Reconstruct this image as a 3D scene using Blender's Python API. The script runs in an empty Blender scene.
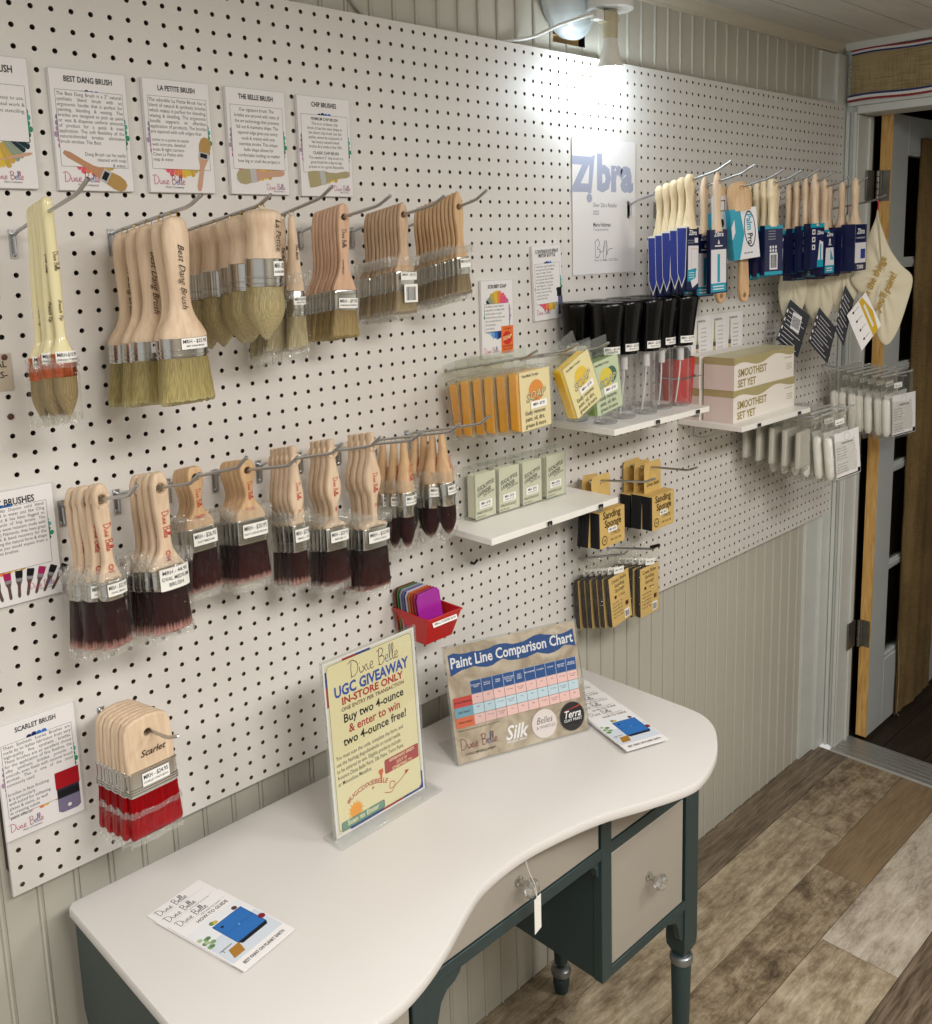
import bpy, math, random
from mathutils import Vector, Matrix, Euler
random.seed(7)
COL = bpy.context.scene.collection
PI = math.pi
ZB = 0.787                      # height of the pegboard's bottom edge above the floor
P = 0.0254                      # pegboard pitch
def cx(c): return (c + .5) * P
def lin(c):
    return c / 12.92 if c <= .04045 else ((c + .055) / 1.055) ** 2.4
def hexc(h):
    h = h.lstrip('#')
    return tuple(lin(int(h[i:i + 2], 16) / 255) for i in (0, 2, 4)) + (1,)
# ------------------------------------------------------------------ materials
MATS = {}
def newmat(name):
    m = bpy.data.materials.new(name); m.use_nodes = True
    nt = m.node_tree; nt.nodes.clear()
    out = nt.nodes.new('ShaderNodeOutputMaterial')
    return m, nt, out
def N(nt, t, **kw):
    n = nt.nodes.new(t)
    for k, v in kw.items(): setattr(n, k, v)
    return n
def mat(name, col, rough=.5, metal=0, bump=0, bscale=60, var=0, vscale=8, stretch=None, spec=.5, coat=0):
    """principled surface with a little procedural colour and height variation"""
    if name in MATS: return MATS[name]
    m, nt, out = newmat(name); L = nt.links.new
    b = N(nt, 'ShaderNodeBsdfPrincipled')
    b.inputs['Roughness'].default_value = rough; b.inputs['Metallic'].default_value = metal
    b.inputs['Specular IOR Level'].default_value = spec
    b.inputs['Coat Weight'].default_value = coat
    c = hexc(col); b.inputs['Base Color'].default_value = c
    L(b.outputs[0], out.inputs[0])
    if bump or var:
        tc = N(nt, 'ShaderNodeTexCoord'); mp = N(nt, 'ShaderNodeMapping')
        L(tc.outputs['Object'], mp.inputs[0])
        if stretch: mp.inputs['Scale'].default_value = stretch
    if var:
        n = N(nt, 'ShaderNodeTexNoise'); n.inputs['Scale'].default_value = vscale; n.inputs['Detail'].default_value = 5
        L(mp.outputs[0], n.inputs['Vector'])
        r = N(nt, 'ShaderNodeValToRGB')
        r.color_ramp.elements[0].position = .3; r.color_ramp.elements[1].position = .7
        r.color_ramp.elements[0].color = tuple(max(0, x * (1 - var)) for x in c[:3]) + (1,)
        r.color_ramp.elements[1].color = tuple(min(1, x * (1 + var)) for x in c[:3]) + (1,)
        L(n.outputs[0], r.inputs[0]); L(r.outputs[0], b.inputs['Base Color'])
    if bump:
        n = N(nt, 'ShaderNodeTexNoise'); n.inputs['Scale'].default_value = bscale; n.inputs['Detail'].default_value = 4
        L(mp.outputs[0], n.inputs['Vector'])
        bp = N(nt, 'ShaderNodeBump'); bp.inputs['Strength'].default_value = bump; bp.inputs['Distance'].default_value = .002
        L(n.outputs[0], bp.inputs['Height']); L(bp.outputs[0], b.inputs['Normal'])
    MATS[name] = m
    return m
def wood(name, c0, c1, rough=.55):
    if name in MATS: return MATS[name]
    m, nt, out = newmat(name); L = nt.links.new
    b = N(nt, 'ShaderNodeBsdfPrincipled'); b.inputs['Roughness'].default_value = rough
    tc = N(nt, 'ShaderNodeTexCoord'); mp = N(nt, 'ShaderNodeMapping'); mp.inputs['Scale'].default_value = (60, 60, 6)
    oi = N(nt, 'ShaderNodeObjectInfo'); ad = N(nt, 'ShaderNodeVectorMath', operation='ADD')
    L(tc.outputs['Object'], mp.inputs[0]); L(mp.outputs[0], ad.inputs[0]); 
    sc = N(nt, 'ShaderNodeMath', operation='MULTIPLY'); sc.inputs[1].default_value = 30
    L(oi.outputs['Random'], sc.inputs[0]); L(sc.outputs[0], ad.inputs[1])
    n = N(nt, 'ShaderNodeTexNoise'); n.inputs['Scale'].default_value = 2.2; n.inputs['Detail'].default_value = 6; n.inputs['Distortion'].default_value = .6
    L(ad.outputs[0], n.inputs['Vector'])
    r = N(nt, 'ShaderNodeValToRGB'); r.color_ramp.elements[0].position = .32; r.color_ramp.elements[1].position = .68
    r.color_ramp.elements[0].color = hexc(c0); r.color_ramp.elements[1].color = hexc(c1)
    L(n.outputs[0], r.inputs[0]); L(r.outputs[0], b.inputs['Base Color'])
    L(b.outputs[0], out.inputs[0]); MATS[name] = m; return m
def bristle(name, c_top, c_bot, c_tip=None, z0=-.1, z1=-.2, rough=.45, spec=.4):
    """striated hair: fine vertical streaks, the hair's own colour changing along its length"""
    if name in MATS: return MATS[name]
    m, nt, out = newmat(name); L = nt.links.new
    b = N(nt, 'ShaderNodeBsdfPrincipled'); b.inputs['Roughness'].default_value = rough; b.inputs['Specular IOR Level'].default_value = spec
    tc = N(nt, 'ShaderNodeTexCoord'); mp = N(nt, 'ShaderNodeMapping'); mp.inputs['Scale'].default_value = (900, 900, 14)
    L(tc.outputs['Object'], mp.inputs[0])
    n = N(nt, 'ShaderNodeTexNoise'); n.inputs['Scale'].default_value = 1; n.inputs['Detail'].default_value = 3
    L(mp.outputs[0], n.inputs['Vector'])
    sp = N(nt, 'ShaderNodeSeparateXYZ'); L(tc.outputs['Object'], sp.inputs[0])
    mr = N(nt, 'ShaderNodeMapRange'); mr.inputs[1].default_value = z0; mr.inputs[2].default_value = z1
    L(sp.outputs[2], mr.inputs[0])
    # noise breaks the edge of the tip colour
    n2 = N(nt, 'ShaderNodeTexNoise'); n2.inputs['Scale'].default_value = 1.6
    mp2 = N(nt, 'ShaderNodeMapping'); mp2.inputs['Scale'].default_value = (260, 260, 4); L(tc.outputs['Object'], mp2.inputs[0]); L(mp2.outputs[0], n2.inputs['Vector'])
    ma = N(nt, 'ShaderNodeMath', operation='MULTIPLY_ADD'); ma.inputs[1].default_value = .2; 
    sb = N(nt, 'ShaderNodeMath', operation='SUBTRACT'); sb.inputs[1].default_value = .10
    L(n2.outputs[0], ma.inputs[0]); L(mr.outputs[0], ma.inputs[2]); L(ma.outputs[0], sb.inputs[0])
    r = N(nt, 'ShaderNodeValToRGB'); e = r.color_ramp.elements
    e[0].position = 0; e[0].color = hexc(c_top); e[1].position = .86 if c_tip else 1; e[1].color = hexc(c_bot)
    if c_tip:
        k = e.new(.985); k.color = hexc(c_tip)
    L(sb.outputs[0], r.inputs[0])
    mx = N(nt, 'ShaderNodeMix', data_type='RGBA', blend_type='MULTIPLY'); mx.inputs[0].default_value = .75
    r2 = N(nt, 'ShaderNodeValToRGB'); r2.color_ramp.elements[0].position = .35; r2.color_ramp.elements[1].position = .65
    r2.color_ramp.elements[0].color = (.42, .42, .42, 1); r2.color_ramp.elements[1].color = (1.0, 1.0, 1.0, 1)
    L(n.outputs[0], r2.inputs[0]); L(r.outputs[0], mx.inputs[6]); L(r2.outputs[0], mx.inputs[7])
    L(mx.outputs[2], b.inputs['Base Color'])
    bp = N(nt, 'ShaderNodeBump'); bp.inputs['Strength'].default_value = .7; bp.inputs['Distance'].default_value = .001
    L(n.outputs[0], bp.inputs['Height']); L(bp.outputs[0], b.inputs['Normal'])
    L(b.outputs[0], out.inputs[0]); MATS[name] = m; return m
def clear(name, tint='#ffffff', gloss=.12, bump=0, bscale=40, rough=.05, haze=0, k=.45):
    """thin clear plastic: mostly see-through, reflecting more at grazing angles"""
    if name in MATS: return MATS[name]
    m, nt, out = newmat(name); L = nt.links.new
    t = N(nt, 'ShaderNodeBsdfTransparent'); t.inputs[0].default_value = hexc(tint)
    g = N(nt, 'ShaderNodeBsdfGlossy'); g.inputs['Roughness'].default_value = rough
    lw = N(nt, 'ShaderNodeLayerWeight'); lw.inputs['Blend'].default_value = .35
    mu = N(nt, 'ShaderNodeMath', operation='MULTIPLY_ADD'); mu.inputs[1].default_value = k; mu.inputs[2].default_value = gloss
    mu.use_clamp = True
    L(lw.outputs['Facing'], mu.inputs[0])
    ms = N(nt, 'ShaderNodeMixShader'); L(mu.outputs[0], ms.inputs[0]); L(t.outputs[0], ms.inputs[1]); L(g.outputs[0], ms.inputs[2])
    last = ms
    if haze:
        d = N(nt, 'ShaderNodeBsdfDiffuse'); d.inputs[0].default_value = (.85, .85, .83, 1)
        m2 = N(nt, 'ShaderNodeMixShader'); m2.inputs[0].default_value = haze
        L(ms.outputs[0], m2.inputs[1]); L(d.outputs[0], m2.inputs[2]); last = m2
    if bump:
        tc = N(nt, 'ShaderNodeTexCoord'); n = N(nt, 'ShaderNodeTexNoise'); n.inputs['Scale'].default_value = bscale; n.inputs['Detail'].default_value = 2; n.inputs['Distortion'].default_value = 1.2
        L(tc.outputs['Object'], n.inputs['Vector'])
        bp = N(nt, 'ShaderNodeBump'); bp.inputs['Strength'].default_value = bump; bp.inputs['Distance'].default_value = .01
        L(n.outputs[0], bp.inputs['Height']); L(bp.outputs[0], g.inputs['Normal'])
    L(last.outputs[0], out.inputs[0]); MATS[name] = m; return m
def ink(h):
    return mat('ink_' + h.lstrip('#'), h, .6, spec=.2)
# ------------------------------------------------------------------ mesh builder
class G:
    def __init__(s): s.v = []; s.f = []; s.m = []; s.ml = []; s.sm = []
    def mi(s, m):
        if m not in s.ml: s.ml.append(m)
        return s.ml.index(m)
    def add(s, vs, fs, m, T=None, smooth=True):
        k = len(s.v); i = s.mi(m)
        s.v += [tuple(T @ Vector(v)) for v in vs] if T else [tuple(v) for v in vs]
        for f in fs: s.f.append(tuple(k + a for a in f)); s.m.append(i); s.sm.append(smooth)
        return s
    def box(s, x0, x1, y0, y1, z0, z1, m, T=None):
        v = [(x, y, z) for x in (x0, x1) for y in (y0, y1) for z in (z0, z1)]
        return s.add(v, [(0, 1, 3, 2), (4, 6, 7, 5), (0, 4, 5, 1), (2, 3, 7, 6), (0, 2, 6, 4), (1, 5, 7, 3)], m, T)
    def loft(s, secs, m, cap=True, T=None):
        n = len(secs[0]); vs = [p for c in secs for p in c]; fs = []
        for a in range(len(secs) - 1):
            for i in range(n):
                j = (i + 1) % n
                fs.append((a * n + i, a * n + j, (a + 1) * n + j, (a + 1) * n + i))
        if cap: fs.append(tuple(range(n))[::-1]); fs.append(tuple((len(secs) - 1) * n + i for i in range(n)))
        return s.add(vs, fs, m, T)
    def tube(s, pts, r, m, n=8, T=None, closed=False, cap=True):
        pts = [Vector(p) for p in pts]; secs = []; up = Vector((.13, .2, .97)).normalized()
        for i, p in enumerate(pts):
            if closed: d = pts[(i + 1) % len(pts)] - pts[i - 1]
            else: d = pts[min(i + 1, len(pts) - 1)] - pts[max(i - 1, 0)]
            d.normalize(); a = d.cross(up)
            if a.length < 1e-3: a = d.cross(Vector((1, 0, 0)))
            a.normalize(); b = d.cross(a); rr = r[i] if isinstance(r, (list, tuple)) else r
            secs.append([p + a * rr * math.cos(2 * PI * k / n) + b * rr * math.sin(2 * PI * k / n) for k in range(n)])
        if closed: secs.append(secs[0]); cap = False
        return s.loft(secs, m, cap, T)
    def ring(s, c, R, r, m, axis='y', T=None, n=18):
        pts = []
        for k in range(n):
            a = 2 * PI * k / n; u, w = R * math.cos(a), R * math.sin(a)
            pts.append((c[0] + u, c[1], c[2] + w) if axis == 'y' else ((c[0], c[1] + u, c[2] + w) if axis == 'x' else (c[0] + u, c[1] + w, c[2])))
        return s.tube(pts, r, m, 6, T, closed=True)
    def lathe(s, prof, m, n=24, T=None, cap=True):
        return s.loft([[(r * math.cos(2 * PI * k / n), r * math.sin(2 * PI * k / n), z) for k in range(n)] for r, z in prof], m, cap, T)
    def build(s, name, parent=None, bevel=0, ang=38, loc=None):
        me = bpy.data.meshes.new(name); me.from_pydata(s.v, [], s.f)
        for m in s.ml: me.materials.append(m)
        me.polygons.foreach_set('material_index', s.m)
        me.polygons.foreach_set('use_smooth', s.sm)
        me.update(); me.set_sharp_from_angle(angle=math.radians(ang))
        o = bpy.data.objects.new(name, me); COL.objects.link(o)
        if parent: o.parent = parent
        if loc: o.location = loc
        if bevel:
            b = o.modifiers.new('Bevel', 'BEVEL'); b.width = bevel; b.segments = 2; b.limit_method = 'ANGLE'; b.angle_limit = math.radians(40)
        return o
def sup(hw, ht, z, n=28, e=2.0, x0=0, y0=0):
    """super-ellipse ring"""
    r = []
    for k in range(n):
        a = 2 * PI * k / n; c, s_ = math.cos(a), math.sin(a)
        r.append((x0 + hw * math.copysign(abs(c) ** (2 / e), c), y0 + ht * math.copysign(abs(s_) ** (2 / e), s_), z))
    return r
# ------------------------------------------------------------------ text and outlines as flat geometry
TXT = {}
def txt(s, size, bold=0, shear=0, align='LEFT', w=0, ls=1.0, sx=1.0, res=2):
    key = (s, round(size, 5), bold, shear, align, round(w, 5), ls, sx)
    if key in TXT: return TXT[key]
    cu = bpy.data.curves.new('t', 'FONT'); cu.body = s; cu.size = 1.0; cu.shear = shear; cu.resolution_u = res
    cu.align_x = align; cu.space_line = ls; cu.fill_mode = 'FRONT'; cu.offset = bold
    if w: cu.text_boxes[0].width = w / size / sx
    o = bpy.data.objects.new('t', cu); COL.objects.link(o)
    dg = bpy.context.evaluated_depsgraph_get(); me = bpy.data.meshes.new_from_object(o.evaluated_get(dg))
    vs = [(v.co.x * size * sx, v.co.y * size) for v in me.vertices]; fs = [tuple(p.vertices) for p in me.polygons]
    bpy.data.objects.remove(o); bpy.data.curves.remove(cu); bpy.data.meshes.remove(me)
    TXT[key] = (vs, fs); return TXT[key]
def outline(pts, holes=(), thick=.008, bevel=.002):
    """flat board cut to an outline in x,z with through holes, rounded edges, centred on y=0"""
    cu = bpy.data.curves.new('o', 'CURVE'); cu.dimensions = '2D'; cu.fill_mode = 'BOTH'
    cu.extrude = thick / 2 - bevel; cu.bevel_depth = bevel; cu.bevel_resolution = 2; cu.offset = -bevel
    def sp(ps):
        k = cu.splines.new('POLY'); k.points.add(len(ps) - 1); k.use_cyclic_u = True
        for a, p in zip(k.points, ps): a.co = (p[0], p[1], 0, 1)
    sp(pts)
    for hx, hz, hr in holes: sp([(hx + (hr) * math.cos(2 * PI * k / 16), hz + (hr) * math.sin(2 * PI * k / 16)) for k in range(16)])
    o = bpy.data.objects.new('o', cu); COL.objects.link(o)
    dg = bpy.context.evaluated_depsgraph_get(); me = bpy.data.meshes.new_from_object(o.evaluated_get(dg))
    vs = [(v.co.x, -v.co.z, v.co.y) for v in me.vertices]; fs = [tuple(p.vertices) for p in me.polygons]
    bpy.data.objects.remove(o); bpy.data.curves.remove(cu); bpy.data.meshes.remove(me)
    return vs, fs
def spline(ctrl, n=8, closed=False):
    """Catmull-Rom through control points"""
    out = []; c = [Vector(p) for p in ctrl]; m = len(c)
    for i in range(m if closed else m - 1):
        if closed: p0, p1, p2, p3 = c[i - 1], c[i], c[(i + 1) % m], c[(i + 2) % m]
        else: p0, p1, p2, p3 = c[max(i - 1, 0)], c[i], c[i + 1], c[min(i + 2, m - 1)]
        for k in range(n):
            t = k / n
            out.append(.5 * ((2 * p1) + (p2 - p0) * t + (2 * p0 - 5 * p1 + 4 * p2 - p3) * t * t + (3 * p1 - p0 - 3 * p2 + p3) * t ** 3))
    if not closed: out.append(c[-1])
    return [tuple(p) for p in out]
# handwritten signature strokes, units of letter height
SCRIPT = {
 'D': [[(.15, .9), (.1, .45), (.12, .02)], [(-.1, .85), (.2, .98), (.55, .75), (.62, .4), (.42, .05), (.05, -.02)]],
 'i': [[(.0, .42), (.02, .15), (.1, .02), (.2, .1)], [(.03, .6), (.05, .63)]],
 'x': [[(0, .4), (.12, .2), (.28, .0)], [(.28, .42), (.12, .2), (-.02, .0)]],
 'e': [[(0, .2), (.2, .25), (.18, .42), (.05, .4), (.0, .18), (.1, .0), (.28, .08)]],
 'B': [[(.12, .95), (.08, .45), (.12, .02)], [(-.05, .85), (.25, 1.0), (.45, .8), (.3, .55), (.14, .5), (.45, .45), (.48, .15), (.25, -.02), (.02, .05)]],
 'l': [[(.0, .2), (.12, .7), (.1, 1.0), (.02, .9), (.03, .2), (.12, .0), (.2, .1)]]}
SW = {'D': .72, 'i': .24, 'x': .33, 'e': .31, 'B': .6, 'l': .22, ' ': .3}
class Card(G):
    """printed flat work in local u (right), v (up); ink lies a hair in front of the sheet"""
    def __init__(s, T=None): super().__init__(); s.T = T; s.lay = 0
    def pt(s, u, v, d): return (u, -d, v)
    def poly(s, pts, m, d=.0004):
        s.lay += 1; d = d + s.lay * 4e-6
        s.add([s.pt(u, v, d) for u, v in pts], [tuple(range(len(pts)))], m, s.T, False); return s
    def rect(s, u0, v0, u1, v1, m, d=.0004): return s.poly([(u0, v0), (u1, v0), (u1, v1), (u0, v1)], m, d)
    def frame(s, u0, v0, u1, v1, w, m, d=.0004):
        for a in ((u0, v0, u1, v0 + w), (u0, v1 - w, u1, v1), (u0, v0, u0 + w, v1), (u1 - w, v0, u1, v1)): s.rect(*a, m, d)
    def disc(s, u, v, r, m, d=.0004, n=24, ry=None):
        ry = ry or r; return s.poly([(u + r * math.cos(2 * PI * k / n), v + ry * math.sin(2 * PI * k / n)) for k in range(n)], m, d)
    def text(s, t, u, v, size, m, bold=0, shear=0, align='LEFT', w=0, ls=1.0, sx=1.0, rot=0, d=.0004, wrap=None, arc=None):
        vs, fs = txt(t, size, bold, shear, align, w, ls, sx); s.lay += 1; d = d + s.lay * 4e-6
        c_, s_ = math.cos(rot), math.sin(rot)
        q = []
        for a, b in vs:
            if arc: a, b = (arc + b) * math.sin(a / arc), (arc + b) * math.cos(a / arc) - arc
            x, z = u + a * c_ - b * s_, v + a * s_ + b * c_
            q.append(s.pt(x, z, d) if not wrap else (x, wrap(x) - .0002, z))
        s.add(q, fs, m, s.T, False); return s
    def line(s, pts, w, m, d=.0004):
        s.lay += 1; d = d + s.lay * 4e-6; vs = []
        for i, p in enumerate(pts):
            a = pts[max(i - 1, 0)]; b = pts[min(i + 1, len(pts) - 1)]
            dx, dy = b[0] - a[0], b[1] - a[1]; l = math.hypot(dx, dy) or 1
            nx, ny = -dy / l * w / 2, dx / l * w / 2
            vs += [s.pt(p[0] + nx, p[1] + ny, d), s.pt(p[0] - nx, p[1] - ny, d)]
        s.add(vs, [(2 * i, 2 * i + 1, 2 * i + 3, 2 * i + 2) for i in range(len(pts) - 1)], m, s.T, False)
    def script(s, t, u, v, h, m, rot=0, w=.055, ms=None, d=.0004):
        c_, s_ = math.cos(rot), math.sin(rot); x = 0
        for i, ch in enumerate(t):
            for st in SCRIPT.get(ch, []):
                pl = spline([(x + a, b, 0) for a, b in st], 5)
                s.line([(u + (a * c_ - b * s_) * h, v + (a * s_ + b * c_) * h) for a, b, _ in pl], w * h, (ms or {}).get(i, m), d)
            x += SW[ch]
        return x * h
    def barcode(s, u0, v0, u1, v1, m, n=14, d=.0004):
        rr = random.Random(3); x = u0
        while x < u1:
            w = (u1 - u0) / n * rr.choice((.3, .5, .8)); s.rect(x, v0, min(x + w, u1), v1, m, d); x += w + (u1 - u0) / n * rr.choice((.3, .5))
# ------------------------------------------------------------------ scene objects
ORD = ['frontmost', 'second from the front', 'third from the front', 'fourth from the front', 'fifth from the front', 'sixth from the front',
       'seventh from the front', 'eighth from the front', 'ninth from the front', 'tenth from the front', 'eleventh from the front']
def ordn(i, n): return ORD[i] if i < n - 1 or n == 1 else 'rearmost'
def tag(o, label, cat, group=None):
    o['label'] = label; o['category'] = cat
    if group: o['group'] = group
    return o
def thing(name, label, cat, loc=(0, 0, 0), rot=(0, 0, 0), group=None):
    o = bpy.data.objects.new(name, None); COL.objects.link(o); o.empty_display_size = .02
    o.location = (loc[0], loc[1], loc[2] + ZB); o.rotation_euler = rot
    return tag(o, label, cat, group)
def solo(g, name, label, cat, loc=(0, 0, 0), rot=(0, 0, 0), group=None, bevel=0, ang=38):
    o = g.build(name, bevel=bevel, ang=ang); o.location = (loc[0], loc[1], loc[2] + ZB); o.rotation_euler = rot
    return tag(o, label, cat, group)
def struct(g, name, bevel=0, ang=38):
    o = g.build(name, bevel=bevel, ang=ang); o.location = (0, 0, ZB); o['kind'] = 'structure'; return o
def dup(root, loc, rot, label=None, group=None):
    r = root.copy(); COL.objects.link(r); r.location = (loc[0], loc[1], loc[2] + ZB); r.rotation_euler = rot
    if label: r['label'] = label
    if group: r['group'] = group
    for ch in list(root.children):
        c = ch.copy(); COL.objects.link(c); c.parent = r
        for g in list(ch.children):
            d = g.copy(); COL.objects.link(d); d.parent = c
    return r
def place(protos, spots, desc, group):
    """first spot uses the prototype itself, the rest are copies; spots: (loc, rot), front first"""
    n = len(spots)
    for i, (loc, rot) in enumerate(spots):
        p = protos if not isinstance(protos, list) else protos[i]
        lab = '%s, %s' % (desc, ordn(i, n))
        if i == 0 or isinstance(protos, list):
            p.location = (loc[0], loc[1], loc[2] + ZB); p.rotation_euler = rot; p['label'] = lab; p['group'] = group
        else: dup(p, loc, rot, lab, group)
BULB, L1, L2, L_FILL, AMB, EXPO = 88, 40, 10, 23, .6, 0
# ------------------------------------------------------------------ palette
M_peg = mat('painted_hardboard', '#d8d5d0', .42, bump=.12, bscale=25, var=.025, vscale=4)
M_bead = mat('beadboard_paint', '#bab7ab', .5, bump=.1, bscale=30, var=.03, vscale=3)
M_trim = mat('trim_paint', '#cdd0cb', .45, bump=.25, bscale=35, var=.05, vscale=6)
M_white = mat('white_laminate', '#eceae4', .35)
M_steel = mat('zinc_wire', '#b9bbbd', .28, metal=1)
M_chrome = mat('ferrule_metal', '#c3c2bd', .2, metal=1)
M_copper = mat('copper_ferrule', '#c9683f', .22, metal=1)
M_brass = mat('brass_eye', '#c8a95a', .3, metal=1)
M_black = mat('black_plastic', '#0b0b0c', .3)
M_bag = clear('poly_bag', '#fefefd', .005, bump=1.0, bscale=55, rough=.08, k=.11, haze=.006)
M_bagc = clear('crinkled_bag', '#fdfdfb', .05, bump=1.0, bscale=70, rough=.06, k=.45, haze=.10)
M_bag2 = clear('heavy_bag', '#f8f8f5', .02, bump=1.0, bscale=45, rough=.18, haze=.045, k=.3)
M_clam = clear('clamshell', '#fafbf9', .02, rough=.08, haze=.015, k=.25)
M_acr = clear('acrylic', '#fafbfb', .012, rough=.03, haze=.008, k=.15)
M_acre = clear('acrylic_edge', '#fbfcfc', .05, rough=.08, haze=.08, k=.3)
M_paper = mat('paper', '#e6e4e4', .55, spec=.3)
M_lab = mat('price_sticker', '#efeeea', .5)
K = ink('#17171b'); 
W_pale = wood('pale_birch', '#cdb295', '#e0c9ad'); W_pink = wood('pink_beech', '#c79e80', '#d9b79b'); W_tan = wood('tan_wood', '#c09a70', '#d5b48b')
W_grey = wood('plain_handle_wood', '#b6977a', '#cbb092'); W_cream = wood('cream_wood', '#ddc9a3', '#ead9b7')
M_creamlac = mat('cream_lacquer', '#e6dcae', .18, coat=.5)
M_stain = mat('handle_end_grain', '#9a7a5a', .6)
# ------------------------------------------------------------------ pegboard with real holes
def pegboard():
    g = G(); vi = {}; n = 10; R = .0034; T = .0058
    NX, NZ = 96, 48
    V, F = [], []
    def corner(i, j):
        if (i, j) not in vi: vi[(i, j)] = len(V); V.append((i * P, 0, j * P))
        return vi[(i, j)]
    oct_ = [(math.cos(PI / 4 + 2 * PI * k / 12), math.sin(PI / 4 + 2 * PI * k / 12)) for k in range(12)]
    Fh = []
    for i in range(NX):
        for j in range(NZ):
            x, z = cx(i), cx(j)
            c = [corner(i + 1, j + 1), corner(i, j + 1), corner(i, j), corner(i + 1, j)]   # at 45,135,225,315 deg
            a = len(V); V.extend((x + R * u, 0, z + R * w) for u, w in oct_)
            b = len(V); V.extend((x + R * u, T, z + R * w) for u, w in oct_)
            for q in range(4):
                k0 = q * 3
                F.append((c[q], a + k0, a + k0 + 1)[::1]); F.append((c[q], a + k0 + 1, a + k0 + 2, c[(q + 1) % 4])); F.append((c[(q + 1) % 4], a + k0 + 2, a + (k0 + 3) % 12))
            for k in range(12): Fh.append((a + k, a + (k + 1) % 12, b + (k + 1) % 12, b + k))
    g.add(V, [f[::-1] for f in F], M_peg, None, False); g.add([], [], M_peg)
    k = 0; i0 = g.mi(mat('raw_hardboard', '#5e4a38', .8))
    for f in Fh: g.f.append(f[::-1]); g.m.append(i0); g.sm.append(True)
    W, H = NX * P, NZ * P
    # rim and back faces (the back is a sheet with the same openings left dark behind)
    g.add([(0, 0, 0), (W, 0, 0), (W, T, 0), (0, T, 0)], [(0, 3, 2, 1)], M_peg, None, False)
    g.add([(0, 0, H), (W, 0, H), (W, T, H), (0, T, H)], [(0, 1, 2, 3)], M_peg, None, False)
    g.add([(0, 0, 0), (0, T, 0), (0, T, H), (0, 0, H)], [(0, 3, 2, 1)], M_peg, None, False)
    g.add([(W, 0, 0), (W, T, 0), (W, T, H), (W, 0, H)], [(0, 1, 2, 3)], M_peg, None, False)
    o = g.build('pegboard'); o.location.z = ZB
    tag(o, 'large white perforated pegboard panel fixed along the beadboard wall', 'pegboard')
pegboard()
g = G()
for (x0, x1, z0, z1) in ((.02, 2.42, .0, .03), (.02, 2.42, 1.185, 1.215), (.0, .03, .03, 1.185), (2.39, 2.42, .03, 1.185)):
    g.box(x0, x1, .006, .0185, z0 + .004, z1 - .004, mat('batten_wood', '#3a3027', .8))
struct(g, 'trim_1')
# ------------------------------------------------------------------ beadboard wall, boards every 2 inches with a double bead
YW = .02; FL = -ZB
def bead(x0, x1, z0, z1):
    g = G(); pts = []; x = x0
    while x < x1 - .001:
        pts += [(x, YW), (x + .0395, YW), (x + .0402, YW + .0016), (x + .0412, YW + .0016), (x + .0420, YW - .0016), (x + .0445, YW - .0030), (x + .0470, YW - .0016), (x + .0478, YW + .0016), (x + .0488, YW + .0016), (x + .0495, YW)]
        x += .0508
    pts.append((min(x, x1), YW))
    vs = [(a, b, z0) for a, b in pts] + [(a, b, z1) for a, b in pts]; n = len(pts)
    g.add(vs, [(i, i + 1, n + i + 1, n + i) for i in range(n - 1)], M_bead, None, False); return g
XA = -1.2754 + .0508 * 48; XB_ = XA + .1016
gw = bead(-1.2754, XA - 1e-4, FL, 1.41); 
g2 = bead(XA, XB_ - 1e-4, FL, 1.242); g3 = bead(XA, XB_ - 1e-4, 1.30, 1.41); g4 = bead(XB_, 2.31, FL, 1.41)
for q in (g2, g3, g4): gw.add(q.v, q.f, M_bead, None, False)
gw.box(-1.3, 2.6, .10, .12, FL, 1.41, mat('wall_cavity', '#15110d', .9))
struct(gw, 'wall_back')
g = G(); W_stud = wood('stud_wood', '#b58e56', '#c8a26a')
g.box(1.166, 1.262, .035, .055, 1.246, 1.262, W_stud)
struct(g, 'trim_2')
# corner boards and right hand wall
g = G()
g.box(2.31, 2.395, .012, .03, FL, 1.36, M_trim); g.box(2.395, 2.46, .002, .03, FL, 1.36, M_trim)
struct(g, 'trim_3', bevel=.002)
g = G(); XR = 2.462
g.box(XR, XR + .09, -.032, .03, FL, 1.41, M_trim)                     # stub of wall beside the opening
g.box(XR, XR + .09, -2.6, -.94, FL, 1.41, M_trim)
g.box(XR, XR + .09, -.94, -.032, 1.215, 1.41, M_trim)
struct(g, 'wall_right')
g = G()
for (y0, y1, d) in ((-.010, .0, .010), (-.022, -.012, .004), (-.034, -.024, .012)):
    g.box(XR - d, XR - .0005, y0, y1, FL, 1.2, M_trim)
g.box(XR - .012, XR + .095, -.040, -.0345, FL, 1.19, M_trim)           # jamb lining
g.box(XR + .05, XR + .062, -.048, -.040, FL, 1.185, M_trim)            # stop
g.box(XR - .014, XR + .095, -1.0, -.034, 1.192, 1.214, M_trim)         # head lining
g.box(XR - .02, XR - .0005, -1.0, -.01, 1.2145, 1.232, M_trim)
g.box(XR - .012, XR - .0005, -1.02, -.94, FL, 1.19, M_trim)
struct(g, 'trim_4', bevel=.0015)
g = G(); g.box(XR - .03, XR - .0005, -2.6, .0, 1.368, 1.395, M_trim); struct(g, 'trim_5', bevel=.002)
# cove moulding under the ceiling
g = G(); prof = [(.018, 1.362), (.012, 1.363), (.011, 1.368), (.006, 1.373), (.001, 1.379), (-.001, 1.385), (-.005, 1.388), (-.005, 1.41), (.03, 1.41), (.03, 1.362)]
g.loft([[(x, y, z) for y, z in prof] for x in (-1.3, 2.45)], mat('cove_paint', '#c9c2b2', .5)); struct(g, 'trim_6', ang=25)
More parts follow.
